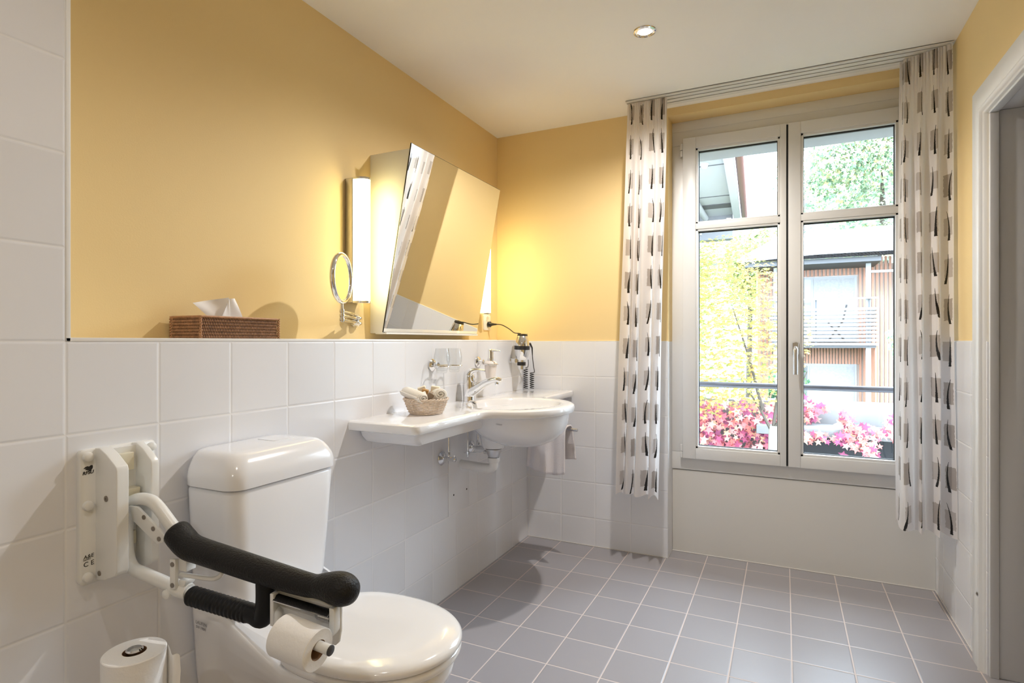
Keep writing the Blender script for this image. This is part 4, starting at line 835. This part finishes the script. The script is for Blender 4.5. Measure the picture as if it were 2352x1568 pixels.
# ------------------------------------------------------------------ outside the window
m_conc = mat('pale_concrete', (0.15, 0.15, 0.15), 0.85, var=0.25, bscale=3)
m_slat = mat('red_wood', (0.36, 0.17, 0.11), 0.6, var=0.25, bscale=2)
m_wwall = mat('outside_white', (0.27, 0.272, 0.28), 0.7)
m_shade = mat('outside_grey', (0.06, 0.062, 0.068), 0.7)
m_openshade = mat('painted_opening_shade', (0.010, 0.011, 0.013), 0.9)
gm = MB(); gm.box(-60, 60, 3.9, 140, -2.65, -2.5)
struct('ground', gm, mat('lawn_green', (0.05, 0.07, 0.03), 0.9, var=0.4, bscale=1.5))
gb = MB(); gb.tube([(-0.62, 3.70, 0.900), (0.82, 3.70, 0.900)], 0.0165, 20)
gbt = thing('guard_bar', (0.1, 3.70, 0.88), 'grey metal guard bar across the outside of the window', 'railing')
build('bar', gb, mat('grey_metal', (0.10, 0.10, 0.12), 0.4, metal=0.4), gbt)
m_gb = mat('grey_bracket', (0.2, 0.2, 0.22), 0.5)
for x in (-0.62, 0.82): build('bracket', MB().tube([(x, 3.59, 0.900), (x, 3.70, 0.900)], 0.012, 12), m_gb, gbt)
# neighbouring wing with eave
ev = thing('neighbour_eave', (-0.9, 6.8, 3.2), 'white boarded roof eave with dark gutter pipe, upper left outside', 'roof eave')
def gx(y): return -0.324-0.0427*(y-3.9)
def strip(o1, o2, y0, y1, z0, z1):
    return MB().loft([[(gx(y0)+o1 if o1 > -3 else -4.5, y0, z), (gx(y0)+o2, y0, z), (gx(y1)+o2, y1, z), (gx(y1)+o1 if o1 > -3 else -4.5, y1, z)] for z in (z0, z1)])
build('soffit', strip(-4, -0.16, 3.9, 9.75, 3.20, 3.30), mat('soffit_boards', (0.30, 0.31, 0.32), 0.7, var=0.1, bscale=2), ev)
for y in (5.1, 6.9, 8.4): build('soffit_joint', strip(-4, -0.17, y, y+0.015, 3.192, 3.20), m_shade, ev)
build('fascia_board', strip(-0.16, -0.06, 3.9, 9.75, 3.12, 3.32), mat('fascia_white', (0.32, 0.325, 0.34), 0.6), ev)
build('gutter', MB().tube([(gx(3.9), 3.9, 3.165), (gx(9.75), 9.75, 3.165)], 0.045, 16), mat('brown_gutter', (0.10, 0.035, 0.03), 0.4), ev)
e = MB(); e.tube([(-1.15, 3.9, 3.15), (-1.15, 9.6, 3.15)], 0.05, 12); build('downpipe', e, m_wwall, ev)
e = MB(); e.box(-1.85, -0.66, 8.9, 9.15, 3.188, 3.199); build('vent_grille', e, mat('grille', (0.06, 0.06, 0.065), 0.8, bump=1, bscale=90), ev)
e = MB(); e.box(-4.5, -3.2, 4.5, 9.7, -2.5, 3.18); build('wing_wall', e, m_wwall, ev)
e = MB(); e.box(-4.5, -0.75, 9.75, 9.95, 2.82, 3.30); build('end_beam', e, mat('end_grey', (0.16, 0.165, 0.175), 0.7), ev)
e = MB(); e.box(-1.42, -1.22, 9.70, 9.76, 2.90, 3.12); build('lamp_box', e, m_wwall, ev, bevel=0.01)
# chalet
YC = 28.0
ch = thing('timber_house', (2.0, YC, -2.5), 'house with red slatted timber cladding, grey roof and balcony across the garden', 'house')
wl = MB(); wl.box(-1.1, 12, YC+1.6, YC+9, -2.5, 4.6); build('house_wall', wl, mat('house_render', (0.50, 0.42, 0.38), 0.8), ch)
sl = MB()
def slats(x0, x1, y, z0, z1, p=0.16, w_=0.085):
    x = x0
    while x < x1: sl.box(x, x+w_, y-0.05, y, z0, z1); x += p
slats(-1.1, 0.3, YC+1.55, -2.5, 4.55); slats(3.0, 9, YC+1.55, -2.5, 4.9); slats(0.3, 3.0, YC+1.55, 4.15, 4.6); slats(0.3, 3.0, YC+1.55, 0.15, 0.85, 0.12, 0.075)
for k in range(8): sl.box(3.42, 3.47, YC+0.0+k*0.2, YC+0.09+k*0.2, -2.5, 0.9); sl.box(-1.15, -1.1, YC+0.1+k*0.2, YC+0.19+k*0.2, -2.5, 4.5)
build('timber_slats', sl, m_slat, ch)
rf = MB(); rf.loft([[(-1.9, YC-0.9, 4.65), (4.2, YC-0.9, 4.65), (4.4, YC-0.9, 5.0), (14, YC-0.9, 5.0), (14, YC+5, 6.9), (-0.2, YC+5, 6.6)], [(-1.9, YC-0.9, 4.82), (4.2, YC-0.9, 4.82), (4.4, YC-0.9, 5.15), (14, YC-0.9, 5.15), (14, YC+5, 7.05), (-0.2, YC+5, 6.75)]])
build('roof', rf, mat('grey_shingles', (0.15, 0.15, 0.155), 0.8, var=0.2, bscale=4), ch)
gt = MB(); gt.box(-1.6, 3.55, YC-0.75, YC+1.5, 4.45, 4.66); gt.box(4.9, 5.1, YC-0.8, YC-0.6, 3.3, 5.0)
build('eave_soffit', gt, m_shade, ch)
ps = MB()
for x in (-0.35, 3.18, 4.75): ps.box(x-0.09, x+0.09, YC-0.05, YC+0.13, -2.5, 4.6)
ps.box(3.2, 4.8, YC+0.0, YC+0.1, 4.05, 4.15); ps.tube([(4.4, YC, 4.1), (4.75, YC, 3.5)], 0.05, 8); ps.tube([(5.1, YC, 4.1), (4.75, YC, 3.5)], 0.05, 8)
build('column', ps, m_wwall, ch)
for (x0, x1, z0, z1) in ((0.45, 2.9, 1.15, 4.1), (0.3, 2.9, -2.4, 0.15)):
    f = build('house_window', MB().box(x0, x1, YC+1.46, YC+1.56, z0, z1), m_wwall, ch)
    build('net_curtain', MB().box(x0+0.75, x1-0.1, YC+1.43, YC+1.46, z0+0.1, z1-0.1), mat('net_grey', (0.24, 0.24, 0.245), 0.8, var=0.3, bscale=12), f)
    build('glass', MB().box(x0+0.08, x0+0.65, YC+1.43, YC+1.46, z0+0.1, z1-0.1), mat('house_glass', (0.14, 0.145, 0.145), 0.15), f)
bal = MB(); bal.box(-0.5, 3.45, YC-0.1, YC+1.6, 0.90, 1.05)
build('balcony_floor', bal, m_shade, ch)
bs = MB()
for k in range(10): bs.box(-0.6, 3.5, YC-0.16, YC-0.13, 1.0+k*0.165, 1.105+k*0.165); bs.box(3.47, 3.5, YC-0.15, YC+1.5, 1.0+k*0.165, 1.105+k*0.165); bs.box(-0.6, -0.57, YC-0.15, YC+1.5, 1.0+k*0.165, 1.105+k*0.165)
bs.box(-0.62, 3.52, YC-0.2, YC-0.1, 2.95, 3.02)
build('balcony_slats', bs, m_wwall, ch)
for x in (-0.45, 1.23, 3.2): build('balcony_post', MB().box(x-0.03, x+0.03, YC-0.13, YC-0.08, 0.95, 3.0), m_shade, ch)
fc_ = thing('folding_chair', (2.0, YC+0.35, 1.05), 'dark folding chair standing behind the slats of the far balcony', 'chair')
f = MB(); f.tube([(1.72, YC+0.35, 1.18), (2.28, YC+0.35, 2.05), (2.42, YC+0.35, 2.75)], 0.035, 8); f.tube([(2.38, YC+0.35, 1.18), (1.72, YC+0.35, 1.98)], 0.035, 8)
build('chair_frame', f, mat('dark_chair', (0.03, 0.03, 0.032), 0.6), fc_)
# garden wall with concrete beam
gw = thing('garden_wall', (0, 9.1, -2.5), 'pale concrete garden wall with a projecting beam over a panel painted as dark shade', 'garden wall')
q = MB(); q.box(-6, 8, 9.0, 9.4, -0.10, 0.31); build('upper_wall', q, m_conc, gw, bevel=0.01)
q = MB(); q.box(-0.35, 8, 8.5, 9.0, -0.10, 0.02); build('beam', q, m_conc, gw, bevel=0.01)
q = MB(); q.box(-6, -0.30, 9.02, 9.4, -2.5, -0.10); build('lower_wall', q, m_conc, gw)
q = MB(); q.box(-0.30, 8, 9.05, 9.2, -2.5, -0.10); build('opening_shade_panel', q, m_openshade, gw)  # solid panel; the shade below the beam is its near-black colour
def star(c, n_, r, R, lobes=5):
    z = Vector(n_).normalized(); x = Vector((R.uniform(-1, 1), R.uniform(-1, 1), R.uniform(-1, 1))).cross(z).normalized(); y = z.cross(x)
    pts = []
    for k in range(lobes*2):
        a = PI*k/lobes; q_ = r*(1.0 if k % 2 == 0 else 0.42); pts.append(tuple(c+x*(q_*math.cos(a))+y*(q_*math.sin(a))+z*(0.12*r if k % 2 else -0.1*r)))
    return pts
def leaves(name, gen, n_, r, lobes, m, parent, seed):
    R = random.Random(seed); mb = MB()
    for i in range(n_):
        c, nr = gen(R); mb.add(star(Vector(c), nr, r*R.uniform(0.7, 1.25), R, lobes), [tuple(range(lobes*2))])
    return build(name, mb, m, parent, flat=True)
red = leaf_mat('red_creeper_leaf', [(0.440, 0.122, 0.150), (0.546, 0.199, 0.199), (0.313, 0.075, 0.137), (0.582, 0.304, 0.276), (0.482, 0.140, 0.122), (0.212, 0.062, 0.113), (0.615, 0.374, 0.235)])
def gv(spots):
    def f(R):
        x, z, sx_, sz_, y = R.choice(spots); return (R.gauss(x, sx_), y-R.uniform(0, 0.18), R.gauss(z, sz_)), (R.uniform(-.5, .5), -1, R.uniform(-.2, .8))
    return f
v1 = thing('creeper', (-0.75, 8.9, -0.9), 'dense red creeper covering the garden wall behind the maple', 'climbing plant', 'red creepers on the garden wall')
def vspot(R):
    return (R.uniform(-1.35, 0.02), 8.9-R.uniform(0, 0.3), min(R.uniform(-0.95, 0.32), 0.36-0.12*R.random())), (R.uniform(-.5, .5), -1, R.uniform(-.2, .8))
leaves('foliage', vspot, 900, 0.062, 5, red, v1, 5)
v2 = thing('creeper', (0.7, 8.6, -0.5), 'red creeper trailing over the beam on the right of the garden wall', 'climbing plant', 'red creepers on the garden wall')
leaves('foliage', gv([(0.10, 0.26, 0.13, 0.05, 8.9), (0.35, 0.27, 0.14, 0.025, 8.9), (0.10, 0.10, 0.10, 0.08, 8.9), (0.32, 0.15, 0.03, 0.06, 8.9), (0.20, -0.07, 0.22, 0.03, 8.48), (0.55, -0.10, 0.2, 0.035, 8.48), (0.80, -0.16, 0.10, 0.07, 8.45), (0.72, 0.12, 0.05, 0.06, 8.6), (0.88, 0.02, 0.10, 0.05, 8.5), (0.98, -0.24, 0.05, 0.05, 8.42), (1.22, 0.10, 0.06, 0.05, 8.6), (1.2, 0.0, 0.12, 0.03, 8.5)]), 400, 0.055, 5, red, v2, 6)
def branch(name, pts, r0, parent, m):
    k = len(pts); mb = MB()
    mb.tube(smooth_path(pts, 4), smooth_vals([r0*(1-0.8*i/(k-1)) for i in range(k)], 4), 8); return mb
m_bark = mat('pale_bark', (0.22, 0.21, 0.17), 0.8, var=0.3, bscale=20); m_bark2 = mat('dark_bark', (0.05, 0.04, 0.03), 0.9)
mp = thing('maple_tree', (-0.15, 7.9, -2.5), 'young maple tree with yellow autumn leaves in front of the wall', 'tree')
mb = MB(); mb.tube([(-0.15, 7.9, -2.5), (-0.14, 7.9, -1.0), (-0.13, 7.9, 0.10)], [0.085, 0.068, 0.05], 12); build('trunk', mb, m_bark, mp)
mb = MB()
for a, b_ in (((-0.13, 7.9, 0.0), (-0.5, 7.8, 0.7)), ((-0.13, 7.9, 0.05), (-0.05, 7.9, 1.3)), ((-0.13, 7.9, 0.05), (0.25, 7.8, 0.8)), ((-0.25, 7.85, 0.3), (-0.6, 7.8, 1.6))):
    mb.tube([a, ((a[0]+b_[0])/2+0.03, (a[1]+b_[1])/2, (a[2]+b_[2])/2-0.03), b_], [0.022, 0.014, 0.005], 6)
build('branches', mb, m_bark2, mp)
ylw = leaf_mat('yellow_maple_leaf', [(0.456, 0.379, 0.107), (0.512, 0.428, 0.161), (0.358, 0.372, 0.108), (0.541, 0.385, 0.135), (0.274, 0.334, 0.101), (0.518, 0.454, 0.219), (0.520, 0.318, 0.115)], 0.45)
def mg(R):
    while True:
        p = (R.uniform(-1, 1), R.uniform(-1, 1), R.uniform(-1, 1))
        if sum(q*q for q in p) < 1: break
    z = 1.36+1.18*p[2]; wdt = 1.15*(1.0-0.3*max(0, p[2]))
    cl = R.random()
    return (-0.80+wdt*p[0], 7.9+0.8*p[1], round(z/0.14)*0.14*0.25+z*0.75+0.03*math.sin(p[0]*9)), (R.uniform(-.6, .6), R.uniform(-.8, .1), 1)
leaves('foliage', mg, 5400, 0.037, 5, ylw, mp, 9)
grn = leaf_mat('green_leaf', [(0.213, 0.307, 0.186), (0.319, 0.411, 0.254), (0.131, 0.215, 0.140), (0.393, 0.440, 0.272), (0.242, 0.334, 0.242), (0.435, 0.386, 0.200)], 0.35)
grn2 = leaf_mat('dark_green_leaf', [(0.055, 0.131, 0.065), (0.078, 0.181, 0.087), (0.108, 0.222, 0.080), (0.045, 0.102, 0.063)], 0.3)
gyl = leaf_mat('yellow_green_leaf', [(0.281, 0.303, 0.113), (0.401, 0.357, 0.146), (0.178, 0.252, 0.102), (0.469, 0.364, 0.153), (0.217, 0.300, 0.143)], 0.4)
def tree(name, c, rad, n_, lr, m, label, seed, trunk=True, grp=None):
    t = thing(name, (c[0], c[1], -2.5), label, 'tree' if trunk else 'bush', grp); R0 = random.Random(seed)
    blobs = [(Vector((R0.uniform(-.62, .62)*rad[0], R0.uniform(-.62, .62)*rad[1], R0.uniform(-.62, .62)*rad[2])), R0.uniform(.30, .48)) for _ in range(16)]
    def g_(R):
        b_, k = R.choice(blobs); v = Vector((R.gauss(0, 1), R.gauss(0, 1), R.gauss(0, 1))).normalized()*R.uniform(0.75, 1.0)
        return (c[0]+b_.x+v.x*k*rad[0], c[1]+b_.y+v.y*k*rad[1], c[2]+b_.z+v.z*k*rad[2]), (v.x+R.uniform(-.4, .4), v.y+R.uniform(-.4, .4), v.z+0.4)
    if trunk:
        mb = MB(); mb.tube([(c[0], c[1], -2.5), (c[0]+0.1, c[1], c[2]-0.4*rad[2]), (c[0], c[1], c[2]+0.4*rad[2])], [0.06*rad[0]+0.05, 0.04*rad[0]+0.03, 0.02], 10); build('trunk', mb, m_bark2, t)
    leaves('foliage', g_, n_, lr, 4, m, t, seed+1); return t
tree('broadleaf_tree', (6.0, 46, 11.0), (6.5, 4.5, 6.0), 11000, 0.17, grn, 'large green tree rising behind the timber house roof', 21)
tree('broadleaf_tree', (-2.1, 40, 5.4), (2.4, 2, 3.4), 3000, 0.15, gyl, 'green and yellow tree left of the house roof', 22)
tree('broadleaf_tree', (-3.4, 20, 2.6), (1.8, 1.2, 2.8), 3600, 0.08, gyl, 'yellowish tree behind the maple at the left pane edge', 23)
tree('shrub', (0.05, 12.0, 0.35), (0.42, 0.4, 0.45), 600, 0.05, grn2, 'dark green shrub just behind the wall, near the window centre', 24, False)
tree('shrub', (2.55, 15, 0.75), (0.55, 0.5, 1.0), 700, 0.07, grn, 'light green shrub in front of the house, far right', 25, False)
hl = MB(); R = random.Random(3); n1 = 90; n2 = 24
for i in range(n2+1):
    for k in range(n1+1):
        x = -120+240*k/n1; y = 90+120*i/n2; z = -3+52*math.sin(PI/2*i/n2)*(0.78+0.22*math.sin(x*0.03+1.0))+R.uniform(-0.6, 1.6)
        hl.v.append((x, y, z))
for i in range(n2):
    for k in range(n1): q = i*(n1+1)+k; hl.f.append((q, q+1, q+n1+2, q+n1+1)); hl.mi.append(0)
struct('hillside', hl, mat('hazy_forest', (0.072, 0.078, 0.072), 0.9, var=0.35, bscale=0.25))
nh = thing('white_house', (-4.0, 60, -2.5), 'pale distant house with white picket balustrade, between eave and sash', 'house')
q = MB(); q.box(-9, -1.5, 60, 66, -2.5, 9.0); build('house_wall', q, m_wwall, nh)
q = MB(); q.loft([[(-10, 59, 9.0), (-0.8, 59, 9.0), (-1.8, 66, 12.5), (-10, 66, 12.5)], [(-10, 59, 9.25), (-0.8, 59, 9.25), (-1.8, 66, 12.75), (-10, 66, 12.75)]]); build('roof', q, mat('pink_roof', (0.11, 0.09, 0.088), 0.8), nh)
